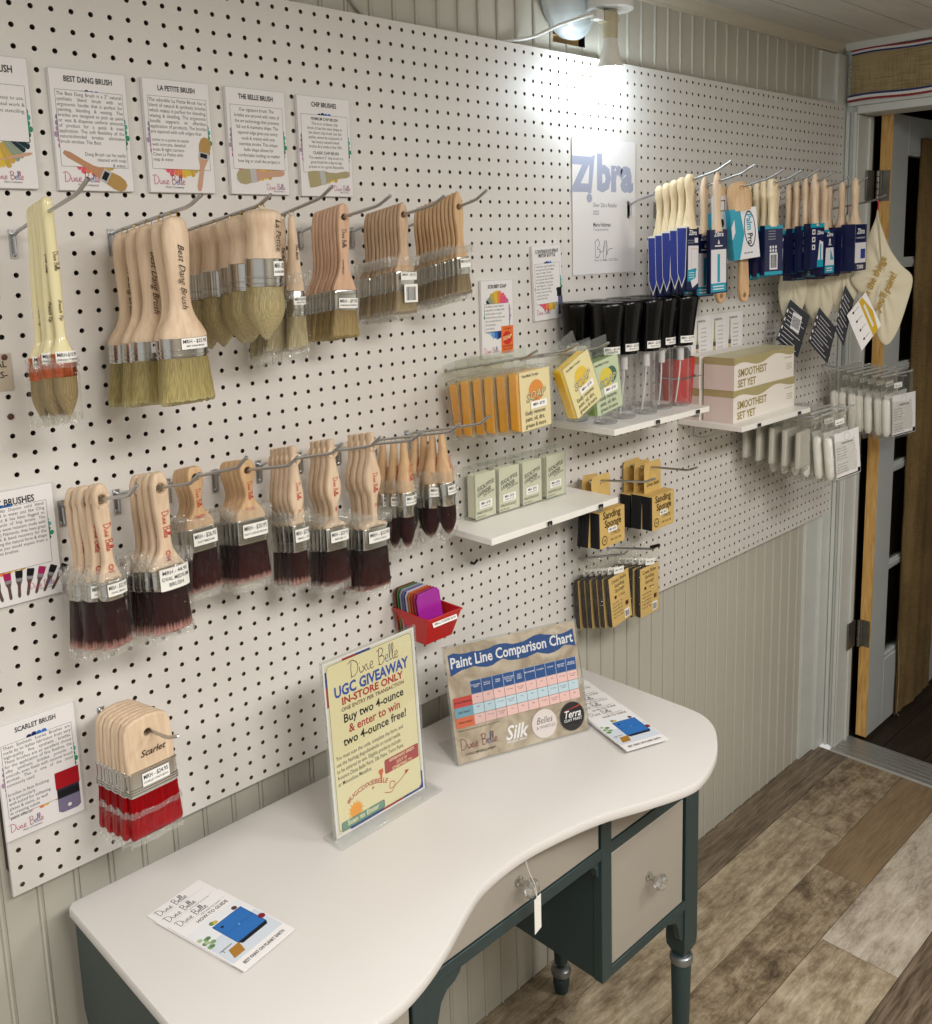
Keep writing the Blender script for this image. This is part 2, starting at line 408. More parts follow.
# ceiling of painted boards running along the wall
M_ceil = mat('ceiling_paint', '#c8c4bc', .6, bump=.5, bscale=14, var=.07, vscale=5, stretch=(1, 6, 1))
g = G(); y = -.0055
while y > -2.6:
    g.box(-1.3, XR, y - .103, y, 1.388, 1.40, M_ceil); y -= .106
g.box(-1.3, XR + .1, -2.6, .03, 1.40, 1.42, mat('board_gap', '#3a3733', .8)); struct(g, 'ceiling')
g = G(); g.box(-1.3, XR + .1, -2.66, -2.6, FL, 1.41, mat('added_wall_paint', '#8d877c', .6, var=.2, vscale=1.5)); struct(g, 'wall_front_added')  # unseen wall, added to give metal reflections and shading more contrast
# ------------------------------------------------------------------ floor
def plank(name, cols, sc, dist, pos, rough=.42, fine=.4):
    m, nt, out = newmat(name); L = nt.links.new
    b = N(nt, 'ShaderNodeBsdfPrincipled'); b.inputs['Roughness'].default_value = rough
    tc = N(nt, 'ShaderNodeTexCoord'); mp = N(nt, 'ShaderNodeMapping'); mp.inputs['Scale'].default_value = sc; L(tc.outputs['Object'], mp.inputs[0])
    n = N(nt, 'ShaderNodeTexNoise'); n.inputs['Scale'].default_value = 5; n.inputs['Detail'].default_value = 14; n.inputs['Roughness'].default_value = .8; n.inputs['Distortion'].default_value = dist
    L(mp.outputs[0], n.inputs['Vector'])
    r = N(nt, 'ShaderNodeValToRGB'); e = r.color_ramp.elements
    e[0].position = pos[0]; e[0].color = hexc(cols[0]); e[1].position = pos[-1]; e[1].color = hexc(cols[-1])
    for p_, c_ in zip(pos[1:-1], cols[1:-1]): k = e.new(p_); k.color = hexc(c_)
    L(n.outputs[0], r.inputs[0])
    mp2 = N(nt, 'ShaderNodeMapping'); mp2.inputs['Scale'].default_value = (3, 40, 3); L(tc.outputs['Object'], mp2.inputs[0])
    n2 = N(nt, 'ShaderNodeTexNoise'); n2.inputs['Scale'].default_value = 4; n2.inputs['Detail'].default_value = 6; n2.inputs['Distortion'].default_value = .8; L(mp2.outputs[0], n2.inputs['Vector'])
    r2 = N(nt, 'ShaderNodeValToRGB'); r2.color_ramp.elements[0].position = .35; r2.color_ramp.elements[1].position = .62; r2.color_ramp.elements[0].color = (.45, .42, .38, 1); r2.color_ramp.elements[1].color = (1, 1, 1, 1)
    L(n2.outputs[0], r2.inputs[0])
    mx = N(nt, 'ShaderNodeMix', data_type='RGBA', blend_type='MULTIPLY'); mx.inputs[0].default_value = fine
    L(r.outputs[0], mx.inputs[6]); L(r2.outputs[0], mx.inputs[7]); L(mx.outputs[2], b.inputs['Base Color'])
    bp = N(nt, 'ShaderNodeBump'); bp.inputs['Strength'].default_value = .25; bp.inputs['Distance'].default_value = .002; L(n2.outputs[0], bp.inputs['Height']); L(bp.outputs[0], b.inputs['Normal'])
    L(b.outputs[0], out.inputs[0]); return m
F_mot = plank('plank_mottled', ('#5e513f', '#8f7f68', '#b3a48b', '#d0c4ae'), (1.5, 4.2, 2), .2, (.34, .44, .54, .66))
F_grey = plank('plank_whitewashed', ('#6b6154', '#9d9181', '#c0b5a4', '#d8cfc1'), (1.2, 3.4, 2), .2, (.32, .42, .52, .66), fine=.3)
F_brn = plank('plank_brown', ('#7a664d', '#8c775c', '#978266'), (1, 6, 1), .3, (.3, .5, .7), fine=.45)
F_grain = plank('plank_grainy', ('#52463a', '#7d6e5c', '#9b8b77'), (.8, 10, 1), .35, (.32, .5, .68), fine=.95)
F_mot2 = plank('plank_scratched', ('#4d4133', '#7e6e57', '#a3937a', '#bdae95'), (2.0, 3.6, 2), .25, (.36, .46, .55, .68), fine=.5)
rows = [(.02, -.09), (-.09, -.262), (-.262, -.392), (-.392, -.57), (-.57, -.70), (-.70, -.87), (-.87, -1.0), (-1.0, -1.18), (-1.18, -1.31), (-1.31, -1.49), (-1.49, -1.66), (-1.66, -1.8), (-1.8, -1.98), (-1.98, -2.1), (-2.1, -2.28), (-2.28, -2.45), (-2.45, -2.6)]
joints = {0: [(1.42, F_mot), (2.62, F_grain)], 1: [(1.0, F_mot2), (2.017, F_mot), (2.62, F_mot2)], 2: [(.9, F_brn), (1.86, F_mot2), (2.62, F_brn)],
          3: [(.7, F_mot2), (1.61, F_mot), (2.62, F_grey)], 4: [(1.2, F_grey), (2.2, F_grain), (2.62, F_brn)]}
g = G(); rr = random.Random(4)
for i, (a, b) in enumerate(rows):
    js = joints.get(i) or [(rr.uniform(-.6, .4), rr.choice((F_mot, F_grey, F_brn, F_grain))), (rr.uniform(.8, 1.8), rr.choice((F_mot, F_grey, F_mot2))), (2.62, rr.choice((F_mot, F_brn, F_grain)))]
    x = -1.3
    for xe, m in js:
        e = .0008
        g.box(x + e, min(xe, XR - .03) - e, b + e, a - e, FL - .008, FL, m); x = xe
        if x >= XR: break
g.box(-1.3, XR - .03, -2.6, .1, FL - .02, FL - .002, mat('plank_joint', '#221c16', .8))
struct(g, 'floor')
# threshold
g = G(); M_alu = mat('threshold_aluminium', '#b4b4b0', .4, metal=.7, bump=.3, bscale=20)
sec = [(XR - .035, FL + .001)]
for k in range(6):
    x = XR - .03 + k * .021
    sec += [(x, FL + .005 + .003 * math.sin(PI * (k + .5) / 6)), (x + .015, FL + .005 + .003 * math.sin(PI * (k + .5) / 6)), (x + .016, FL + .003), (x + .020, FL + .003)]
sec += [(XR + .1, FL + .001), (XR + .1, FL - .01), (XR - .035, FL - .01)]
g.loft([[(x, y, z) for x, z in sec] for y in (-.94, -.034)], M_alu); struct(g, 'trim_7', ang=20)
# ------------------------------------------------------------------ the dim room beyond the doorway
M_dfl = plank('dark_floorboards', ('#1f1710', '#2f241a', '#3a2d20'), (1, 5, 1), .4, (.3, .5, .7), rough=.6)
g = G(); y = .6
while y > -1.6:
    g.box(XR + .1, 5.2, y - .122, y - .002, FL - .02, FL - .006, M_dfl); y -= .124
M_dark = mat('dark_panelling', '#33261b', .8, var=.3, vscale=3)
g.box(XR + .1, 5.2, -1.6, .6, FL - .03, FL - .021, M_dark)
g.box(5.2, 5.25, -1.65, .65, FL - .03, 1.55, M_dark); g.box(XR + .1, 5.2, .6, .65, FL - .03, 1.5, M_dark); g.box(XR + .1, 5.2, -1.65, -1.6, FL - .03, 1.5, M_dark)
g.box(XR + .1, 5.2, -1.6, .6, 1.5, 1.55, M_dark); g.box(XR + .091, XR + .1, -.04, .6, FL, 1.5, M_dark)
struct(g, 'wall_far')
g = G(); M_or = mat('amber_cloth', '#8a5a1f', .8, var=.3, vscale=9)
g.box(4.6, 4.64, .1, .45, .6, 1.35, M_or); g.box(4.6, 4.64, .06, .1, FL, 1.4, M_dark); g.box(4.6, 4.64, .45, .49, FL, 1.4, M_dark)
g.box(4.6, 4.64, .1, .45, .2, .56, mat('rust_panel', '#4c2415', .8)); 
solo(g, 'display_rack', 'dark rack with amber cloth panel in the dim room behind door', 'rack', bevel=.003)
# ------------------------------------------------------------------ french door, opened outward
M_door = mat('door_paint', '#b9bdbb', .4, bump=.15, bscale=18, var=.04, vscale=5)
def brushed_grain(): 
    return wood('door_edge_pine', '#b98a45', '#d9b06c', .5)
W_pine = brushed_grain(); M_glass = clear('window_glass', '#dfe8e2', .05, rough=.02)
D0, D1 = 2.568, 3.37; YF, YB = -.092, -.058; ZT, ZBm = 1.197, FL + .012
g = G()
g.box(D0 + .001, D0 + .118, YF, YB, ZBm, ZT, M_door); g.box(D1 - .115, D1, YF, YB, ZBm, ZT, M_door)
g.box(D0 + .118, D1 - .115, YF, YB, ZT - .115, ZT, M_door); g.box(D0 + .118, D1 - .115, YF, YB, ZBm, -.545, M_door)
door = g.build('door_1', bevel=.002); door.location = (0, 0, ZB); door['kind'] = 'structure'
g = G(); g.box(D0 - .0035, D0 + .0005, YF, YB, ZBm, ZT, W_pine); g.build('unpainted_edge', door)
zs = [-.545, -.225, .105, .43, .76, ZT - .115]
for a in range(5):
    for x0, x1 in ((D0 + .118, D0 + .34), (D0 + .34, D0 + .565), (D0 + .565, D1 - .115)):
        g = G(); g.box(x0 + .008, x1 - .008, -.078, -.074, zs[a] + .008, zs[a + 1] - .008, M_glass); g.build('glass_pane', door)
g = G()
for z in zs[1:-1]:
    g.box(D0 + .118, D1 - .115, -.089, -.062, z - .009, z + .009, M_door); g.box(D0 + .118, D1 - .115, -.084, -.066, z - .016, z + .016, M_door)
for x in (D0 + .34, D0 + .565): g.box(x - .009, x + .009, -.089, -.062, -.545, ZT - .115, M_door)
for x in (D0 + .118, D1 - .115): g.box(x - .012, x + .012, -.0885, -.062, -.545, ZT - .115, M_door)
g.box(D0 + .118, D1 - .115, -.0885, -.062, -.552, -.53, M_door)
g.build('glazing_bars', door, bevel=.003)
M_hinge = mat('old_steel_hinge', '#77736b', .4, metal=.8, var=.2, vscale=30)
for z in (-.42, .99):
    g = G(); T = Matrix.Translation((D0 - .012, YB - .006, z))
    g.box(.008, .0115, -.026, .0, -.045, .045, M_hinge, T); g.box(-.055, -.004, .015, .018, -.045, .045, M_hinge, T)
    for k in range(5): g.tube([(-.001, .006, -.045 + k * .018 + .0008), (-.001, .006, -.045 + (k + 1) * .018 - .0008)], .006, M_hinge, 10, T)
    g.box(.0, .008, -.004, .006, -.045, .045, M_hinge, T)
    g.build('hinge', door, bevel=.0008)
# burlap panel hung on the door
def cloth(x0, x1, z0, z1, y, amp, m, nx=30, nz=40, lean=0, T=None, fr=0, th=.003):
    g = G(); rr = random.Random(5); vs = []
    for j in range(nz + 1):
        for i in range(nx + 1):
            u, w = i / nx, j / nz; x = x0 + (x1 - x0) * u; z = z0 + (z1 - z0) * w
            if i in (0, nx): x += rr.uniform(-fr, fr)
            if j in (0, nz): z += rr.uniform(-fr, fr)
            vs.append((x + lean * (1 - w), y + amp * (math.sin(u * 9 + w * 2) + .5 * math.sin(u * 23 - w * 5)), z))
    n = len(vs); fs = [(j * (nx + 1) + i, j * (nx + 1) + i + 1, (j + 1) * (nx + 1) + i + 1, (j + 1) * (nx + 1) + i) for j in range(nz) for i in range(nx)]
    g.add(vs, fs, m, T); g.add([(a, b + th, c) for a, b, c in vs], [f[::-1] for f in fs], m, T); return g
def burlap(name, c0, c1):
    m, nt, out = newmat(name); L = nt.links.new
    b = N(nt, 'ShaderNodeBsdfPrincipled'); b.inputs['Roughness'].default_value = .9; b.inputs['Specular IOR Level'].default_value = .1
    tc = N(nt, 'ShaderNodeTexCoord'); cs = []
    for sc in ((500, 500, 20), (20, 20, 500)):
        mp = N(nt, 'ShaderNodeMapping'); mp.inputs['Scale'].default_value = sc; n = N(nt, 'ShaderNodeTexNoise'); n.inputs['Scale'].default_value = 1
        L(tc.outputs['Object'], mp.inputs[0]); L(mp.outputs[0], n.inputs['Vector']); cs.append(n)
    ad = N(nt, 'ShaderNodeMath', operation='ADD'); L(cs[0].outputs[0], ad.inputs[0]); L(cs[1].outputs[0], ad.inputs[1])
    n3 = N(nt, 'ShaderNodeTexNoise'); n3.inputs['Scale'].default_value = 4; L(tc.outputs['Object'], n3.inputs['Vector'])
    a2 = N(nt, 'ShaderNodeMath', operation='ADD'); L(ad.outputs[0], a2.inputs[0]); L(n3.outputs[0], a2.inputs[1])
    r = N(nt, 'ShaderNodeValToRGB'); r.color_ramp.elements[0].position = .42; r.color_ramp.elements[1].position = .58
    dv = N(nt, 'ShaderNodeMath', operation='DIVIDE'); dv.inputs[1].default_value = 3; L(a2.outputs[0], dv.inputs[0]); L(dv.outputs[0], r.inputs[0])
    r.color_ramp.elements[0].color = hexc(c0); r.color_ramp.elements[1].color = hexc(c1); L(r.outputs[0], b.inputs['Base Color'])
    bp = N(nt, 'ShaderNodeBump'); bp.inputs['Strength'].default_value = .5; bp.inputs['Distance'].default_value = .001; L(ad.outputs[0], bp.inputs['Height']); L(bp.outputs[0], b.inputs['Normal'])
    L(b.outputs[0], out.inputs[0]); return m
M_bur = burlap('burlap', '#6b573a', '#8f7850'); M_bur2 = burlap('burlap_valance', '#837454', '#ab9a75')
g = cloth(2.775, 3.085, ZBm - .004, ZT - .06, -.1, .0025, M_bur, fr=.003)
g.tube(spline([(2.775, -.102, -.5), (2.785, -.106, -.65), (2.78, -.106, -.76), (2.80, -.108, -.783)]), .0012, M_bur2)
solo(g, 'burlap_curtain', 'long brown burlap panel hanging over the open glazed door', 'curtain')
# valance over the doorway
g = G(); R_ = mat('ribbon_red', '#8c2028', .6); B_ = mat('ribbon_blue', '#1c2a66', .6); Wh = mat('ribbon_white', '#d9d8d6', .6)
Y0, Y1 = -.018, -1.0
def strip(z0, z1, x, m, y0=Y0, y1=Y1, n=60, amp=.0025):
    vs = []; 
    for i in range(n + 1):
        u = i / n; y = y0 + (y1 - y0) * u; xx = x - amp * math.sin(u * 40) * .5 - amp * math.sin(u * 17)
        vs += [(xx, y, z0 + .002 * math.sin(u * 26)), (xx, y, z1 + .002 * math.sin(u * 26))]
    g.add(vs, [(2 * i, 2 * i + 1, 2 * i + 3, 2 * i + 2) for i in range(n)], m); g.add([(a + .002, b, c) for a, b, c in vs], [(2 * i + 2, 2 * i + 3, 2 * i + 1, 2 * i) for i in range(n)], m)
strip(1.236, 1.362, XR - .024, M_bur2)
val = g.build('burlap_valance'); val.location.z = ZB; tag(val, 'brown burlap valance with red white blue ribbon edges above the doorway', 'valance')
for (zz, cc) in (((1.238, 1.2435), B_), ((1.2305, 1.238), Wh), ((1.2245, 1.2305), R_), ((1.362, 1.3665), R_), ((1.3565, 1.362), Wh), ((1.352, 1.3565), B_)):
    g = G(); strip(zz[0], zz[1], XR - .0265, cc, Y0 + .008 if zz[0] < 1.3 else Y0); g.build('ribbon_stripe', val)
g = G(); rr = random.Random(9)
for k in range(40):
    z = 1.243 + .1 * k / 40 + rr.uniform(-.001, .001)
    g.tube(spline([(XR - .025, Y0 - .004, z), (XR - .027, Y0 + .002 + rr.uniform(0, .003), z + rr.uniform(-.003, .002)), (XR - .026, Y0 + .006 + rr.uniform(0, .004), z + rr.uniform(-.008, .002))], 4), .0005, M_bur2, 4)
g.build('frayed_edge', val)
# ------------------------------------------------------------------ kidney desk
M_teal = mat('desk_green_paint', '#27393b', .42, bump=.15, bscale=25, var=.06, vscale=6)
M_grg = mat('desk_grey_paint', '#9d968c', .5, bump=.1, bscale=25, var=.03, vscale=5)
M_top = mat('desk_white_paint', '#d6d3d0', .38, bump=.06, bscale=12, var=.015, vscale=4)
desk = thing('desk', 'white topped kidney shaped desk with dark green frame and grey drawers', 'desk', (.5885, -.2, FL))
DT = -.035
def dpart(g, name, **k):
    o = g.build(name, desk, **k); o.location = (-.5885, .2, -FL); return o
front = [(1.117, -.33), (1.112, -.37), (1.089, -.408), (1.043, -.443), (.994, -.468), (.935, -.484), (.888, -.484), (.813, -.460), (.727, -.427), (.629, -.4065), (.56, -.401), (.49, -.408), (.443, -.424), (.3626, -.460), (.302, -.480), (.250, -.487), (.190, -.480), (.13, -.455), (.085, -.415), (.063, -.37), (.060, -.33)]
pts = [(a, b) for a, b, _ in spline([(a, b, 0) for a, b in front], 6)]
poly = [(1.117, -.026), (1.109, -.018)] [::-1] + pts + [(.060, -.026), (.068, -.018)]
g = G()
def off(pl, d):
    n = len(pl); r = []
    for i, p in enumerate(pl):
        a, b = pl[i - 1], pl[(i + 1) % n]; dx, dy = b[0] - a[0], b[1] - a[1]; l = math.hypot(dx, dy)
        r.append((p[0] + dy / l * d, p[1] - dx / l * d))
    return r
lv = [(.004, -.0), (.0012, -.0006), (.0, -.003), (.0, -.014), (.0014, -.0165), (.005, -.018)]
secs = [[(a, b, DT + z) for a, b in off(poly, d)] for d, z in lv]
g.loft(secs, M_top)
dpart(g, 'desktop', ang=30)
def slab(nm, x0, x1, y0, y1, z0, z1, m, bev=.0015):
    g = G(); g.box(x0, x1, y0, y1, z0, z1, m); return dpart(g, nm, bevel=bev)
ZU = DT - .019
# end panels with shaped lower edge
for nm, x0, x1 in (('side_panel', .0645, .079), ('side_panel', 1.075, 1.087)):
    g = G(); pl = [(-.03, ZU), (-.03, -.19), (-.038, -.212), (-.05, -.222)] + ([(-.33, -.40), (-.372, -.42)] if x0 > 1 else [(-.085, -.24), (-.12, -.30), (-.15, -.385), (-.34, -.40), (-.372, -.42)]) + [(-.372, ZU)]
    if x0 > 1: pl = [(-.03, ZU), (-.03, -.40), (-.372, -.40), (-.372, ZU)]
    g.loft([[(x, y, z) for y, z in pl] for x in (x0, x1)], M_teal); dpart(g, nm, bevel=.001)
slab('back_panel', .095, 1.075, -.034, -.026, -.17, ZU, M_teal)
slab('front_rail', .08, 1.087, -.38, -.36, -.168, -.147, M_teal)
# lower cabinets
for x0, x1 in ((.10, .385), (.79, 1.045)):
    g = G(); g.box(x0, x0 + .012, -.361, -.05, -.40, -.168, M_teal); g.box(x1 - .012, x1, -.361, -.05, -.40, -.168, M_teal)
    g.box(x0 + .012, x1 - .012, -.360, -.06, -.3995, -.39, M_teal); g.box(x0 + .012, x1 - .012, -.06, -.051, -.3998, -.168, M_teal)
    dpart(g, 'cabinet_box', bevel=.001)
for x0, x1, z0, z1 in ((.788, .815, -.4, ZU), (.37, .395, -.4, ZU)):
    slab('divider_post', x0, x1, -.3812, -.3625, z0, z1, M_teal)
slab('bottom_rail', .816, 1.044, -.38, -.362, -.402, -.383, M_teal); slab('bottom_rail', .128, .369, -.38, -.362, -.402, -.383, M_teal)
M_cry = clear('crystal', '#f2f4f2', .35, rough=.03, haze=.05)
def knob(par, x, z, y=-.3795):
    g = G(); T = Matrix.Translation((x, y, z)) @ Matrix.Rotation(PI / 2, 4, 'X')
    g.lathe([(.0075, -.001), (.0075, .002), (.0045, .004), (.0045, .014), (.006, .016)], M_chrome, 16, T)
    k = g.build('knob_base', par); 
    g = G(); g.lathe([(.006, .014), (.0135, .019), (.0155, .025), (.0125, .031), (.008, .033)], M_cry, 10, T)
    g.build('crystal_knob', par, ang=10)
def drawer(x0, x1, z0, z1, kx, kz):
    g = G(); g.box(x0, x1, -.3780, -.368, z0, z1, M_grg); g.box(x0 + .01, x1 - .01, -.368, -.2, z0 + .012, z1 - .012, M_teal)
    o = dpart(g, 'drawer', bevel=.0015); knob(o, kx, kz); return o
drawer(.819, 1.036, -.381, -.171, .925, -.268)
drawer(.819, 1.036, -.145, ZU - .002, .925, -.104)
drawer(.399, .784, -.145, ZU - .002, .588, -.098)
drawer(.135, .366, -.381, -.171, .25, -.268); drawer(.135, .366, -.145, ZU - .002, .25, -.104)
# legs: square block, then a turned taper with silver rings
def leg(x, y, ztop, zblk, ring_top=True):
    g = G(); h = .0215
    secs = [[(x + a * w, y + b * w, z) for a, b in ((-1, -1), (1, -1), (1, 1), (-1, 1))] for w, z in ((h, ztop), (h, zblk + .03), (h - .001, zblk + .016), (h - .008, zblk))]
    g.loft(secs, M_teal); T = Matrix.Translation((x, y, 0))
    g.lathe([(.013, zblk), (.0185, zblk - .004), (.0175, zblk - .024), (.0195, zblk - .03), (.017, -.66), (.0145, -.715)], M_teal, 22, T)
    g.lathe([(.0145, -.748), (.018, -.753), (.0185, -.765), (.0145, FL)], M_teal, 22, T)
    o = dpart(g, 'leg', bevel=.001)
    for z in ((zblk - .014,) if ring_top else ()) + (-.735,):
        g = G(); g.lathe([(.015, z + .012), (.0215, z + .007), (.0228, z), (.0215, z - .007), (.015, z - .012)], mat('silver_paint', '#8e9294', .35, metal=.8), 22, T); g.build('silver_ring', o)
leg(1.066, -.358, ZU, -.512); leg(1.066, -.052, ZU, -.45); leg(.105, -.358, ZU, -.512); leg(.115, -.07, -.17, -.40)
# scroll brackets
def bracket(pl, x_of, y0, y1, T=None):
    g = G(); g.loft([[(x_of(u), y, z) for u, z in pl] for y in (y0, y1)], M_teal); dpart(g, 'scroll_bracket', ang=50)
arc = [(0, 0), (.062, 0), (.058, -.006), (.05, -.012), (.036, -.016), (.026, -.026), (.02, -.045), (.016, -.07), (.008, -.085), (0, -.09)]
g = G(); g.loft([[(a, b, c) for a, c in [(.7875 - u * .42, -.1685 + z * .36) for u, z in arc]] for b in (-.376, -.364)], M_teal); dpart(g, 'scroll_bracket', ang=50)
g = G(); g.loft([[(a, b, c) for a, c in [(1.0445 - u * .85, -.4025 + z * .75) for u, z in arc]] for b in (-.376, -.364)], M_teal); dpart(g, 'scroll_bracket', ang=50)
g = G(); g.loft([[(.3955 + u * 1.15, b, -.1685 + z * 1.3) for u, z in arc] for b in (-.3775, -.3625)], M_teal); dpart(g, 'scroll_bracket', ang=50)
# price tag on the crystal knob
g = Card(); g.box(-.0095, .0095, -.0006, .0, -.064, -.008, M_lab)
g.ring((0, -.0003, -.012), .002, .0005, mat('tag_string', '#d8d4c8', .8))
g.tube(spline([(0, 0, -.012), (-.002, .004, .006), (-.001, .012, .014), (.004, .016, .012)]), .0005, MATS['tag_string'])
g.tube(spline([(0, 0, -.012), (.001, .004, .008), (0, .014, .03), (-.001, .02, .052)]), .0005, MATS['tag_string'])
solo(g, 'price_tag', 'small white swing tag hanging from the crystal knob of centre drawer', 'tag', (.588, -.4160, -.098), (0, 0, math.radians(12)))
# ------------------------------------------------------------------ peg hooks
class Hook:
    def __init__(s, col, row, tx, tz, L, label, r=.0024, plate=True, up=.008, name='peg_hook'):
        s.x0, s.z0, s.L = cx(col), cx(row), L
        yb = -L * .87; f = .87
        s.xb, s.zb, s.yb = s.x0 + (tx - s.x0) * f, s.z0 + (tz - up - s.z0) * f, yb
        g = G(); pts = [(0, .012, .010), (0, .006, .002), (0, .0, 0), (0, -.01, .0)]
        b = (s.xb - s.x0, yb, s.zb - s.z0)
        pts += [tuple(c * k for c in b) for k in (.12, .4, .7, .97)]
        pts += [(b[0] * 1.02, yb - .006, b[2] + .002), (tx - s.x0, -L, tz - s.z0)]
        g.tube(pts, r, M_steel, 10)
        g.lathe([(.0, -.001), (r * 1.05, -.0003), (r * .7, .0012), (0, .0015)], M_steel, 10, Matrix.Translation((tx - s.x0, -L, tz - s.z0)) @ Matrix.Rotation(.9, 4, 'X'))
        if plate:
            g.tube([(0, -.0085, .0), (0, -.0085, -.012), (0, -.0085, -.024), (0, -.003, -.0262), (0, .006, -.0256)], r * .8, M_steel, 8)
            g.box(-.0045, .0045, -.0022, -.0006, -.030, .006, M_steel)
        solo(g, name, label, 'hook', (s.x0, 0, s.z0))
    def at(s, y):
        k = y / s.yb
        return (s.x0 + (s.xb - s.x0) * k, y, s.z0 + (s.zb - s.z0) * k)
# ------------------------------------------------------------------ brushes
def interp(prof, d):
    for (a, *p), (b, *q) in zip(prof, prof[1:]):
        if a <= d <= b: t = (d - a) / (b - a or 1); return [x + (y - x) * t for x, y in zip(p, q)]
    return list(prof[-1][1:])
def bristles(g, d0, d1, w0, w1, t0, t1, m, e=3, tip='flat', n=64, seed=1, bulge=0):
    rr = random.Random(seed); ph = [rr.uniform(-1, 1) for _ in range(n)]; ln = [rr.uniform(-.0014, .0008) for _ in range(n)]
    secs = []; S = 12
    for j in range(S + 1):
        u = j / S; hw = (w0 + (w1 - w0) * u) / 2; ht = (t0 + (t1 - t0) * u) / 2
        if bulge: k = math.sin(min(u * 1.45, 1) * PI * .5); hw += bulge * k; ht += bulge * k
        z = -(d0 + (d1 - d0) * u)
        if tip == 'round' and u > .35:
            k = max(.03, math.cos((u - .35) / .65 * PI / 2) ** .62); hw *= k; ht *= k
        if tip == 'point' and u > .3:
            k = max(.04, math.cos((u - .3) / .7 * PI / 2) ** .85); hw *= k; ht *= k
        if tip == 'flat' and j == S: hw *= .985; ht *= .5
        r = sup(hw, ht, z, n, e)
        secs.append([(x * (1 + .02 * ph[i] * u), y * (1 + .05 * ph[i] * u), zz + (ln[i] * (u > .9))) for i, (x, y, zz) in enumerate(r)])
    g.loft(secs, m)
def ferrule(g, d0, d1, w, t, m, e=3, bands=(), w1=None, t1=None, n=36):
    w1 = w1 or w; t1 = t1 or t; pr = [(0, .97), (.02, 1)]
    for b in bands: pr += [(b - .035, 1), (b - .02, 1.025), (b + .02, 1.025), (b + .035, 1)]
    pr += [(.98, 1), (1, .985)]
    secs = [sup((w + (w1 - w) * u) / 2 * k + (0 if k <= 1 else .0004), (t + (t1 - t) * u) / 2 * k + (0 if k <= 1 else .0010), -(d0 + (d1 - d0) * u), n, e) for u, k in pr]
    g.loft(secs, m)
def ferr_label(par, d0, d1, u0, u1, w, t, e, lines, name='price_label', off=.0007, rot=0, txtm=None, sizes=None):
    """sticker wrapped on the front of a ferrule"""
    def yw(x):
        k = min(.999, abs(x) / (w / 2 + off)); return -(t / 2 + off) * (1 - k ** e) ** (1 / e)
    g = Card(); n = 10
    xs = [u0 + (u1 - u0) * i / n for i in range(n + 1)]
    vs = [(x, yw(x), -d0) for x in xs] + [(x, yw(x), -d1) for x in xs]
    g.add(vs, [(n + 1 + i, n + 2 + i, i + 1, i) for i in range(n)], M_lab)
    h = d1 - d0
    for i, tx in enumerate(lines):
        sz = (h * .46 if i == 0 else h * .22) if not sizes else sizes[i]
        z = -d0 - h * (.46 if i == 0 else .80) if len(lines) < 3 else -d0 - h * (.28 + .28 * i)
        if len(lines) >= 3: sz = h * .24
        vs_, fs_ = txt(tx, sz, .012, 0, 'CENTER'); wd = max(a for a, b in vs_) - min(a for a, b in vs_)
        k = min(1, (u1 - u0) * .9 / wd); uc = (u0 + u1) / 2
        g.add([(uc + a * k, yw(uc + a * k) - .0002, z + b) for a, b in vs_], fs_, txtm or K, None, False)
    return g.build(name, par)
def bag(par, d0, d1, w, t, flare=1.1, e=2.5, m=None, seed=1, n=40, name='plastic_sleeve', open_top=True):
    rr = random.Random(seed); g = G(); secs = []; S = 14
    ph = [rr.uniform(-1, 1) for _ in range(n)]; ph2 = [rr.uniform(0, 6) for _ in range(4)]
    for j in range(S + 1):
        u = j / S; k = 1 + (flare - 1) * (1 - u) ** 3; hw, ht = w / 2 * k, t / 2 * (1 + .25 * (1 - u) ** 2)
        if u > .8: ht *= max(.06, 1 - (u - .8) / .2 * .94); hw *= 1 + .03 * (u - .8) / .2
        r = sup(hw, ht, -(d0 + (d1 - d0) * u), n, e)
        amp = .0005 + .0022 * (1 - u) ** 3 + (.0012 if u > .88 else 0)
        secs.append([(x + amp * .6 * math.sin(i * 1.7 + u * 9 + ph2[0]) , y + amp * math.sin(i * 2.3 + u * 13 + ph2[1]) * (1 if u < .95 else .3), z + (ph[i] * .003 if j in (0, S) else 0)) for i, (x, y, z) in enumerate(r)])
    g.loft(secs, m or M_bag, cap=False); kc = g.mi(M_bagc)
    for q in range(len(g.m)):
        if q // n >= S - 2 or q // n < 2: g.m[q] = kc
    return g.build(name, par)
def eye(par, m=None, z=-.0025, R=.0042):
    g = G(); g.ring((0, 0, z - R + .0035), R, .0007, m or M_brass, 'y'); g.tube([(0, 0, z - 2 * R + .0035), (0, 0, z - 2 * R - .006)], .0008, m or M_brass)
    return g.build('eye_ring', par)
def side(prof):
    """mirror an outline given as (distance below hook, half width) pairs"""
    s = [(a, b) for a, b, _ in spline([(w, -d, 0) for d, w in prof], 5)]
    return s + [(-a, b) for a, b in s[::-1] if a > .0003]
def flat_handle(par, prof, thick, wm, hole=.0045, bevel=.0022, name='handle'):
    vs, fs = outline(side(prof), [(0, 0, hole)], thick, bevel); g = G(); g.add(vs, fs, wm); return g.build(name, par, ang=50)
def round_handle(par, prof, wm, e=2, ratio=1, n=28):
    g = G(); pr = spline([(d, w, 0) for d, w in prof], 5)
    g.loft([sup(max(w, .0004), max(w * (ratio if not callable(ratio) else ratio(d)), .0004), -d, n, e) for d, w, _ in pr], wm); return g.build('handle', par, ang=60)
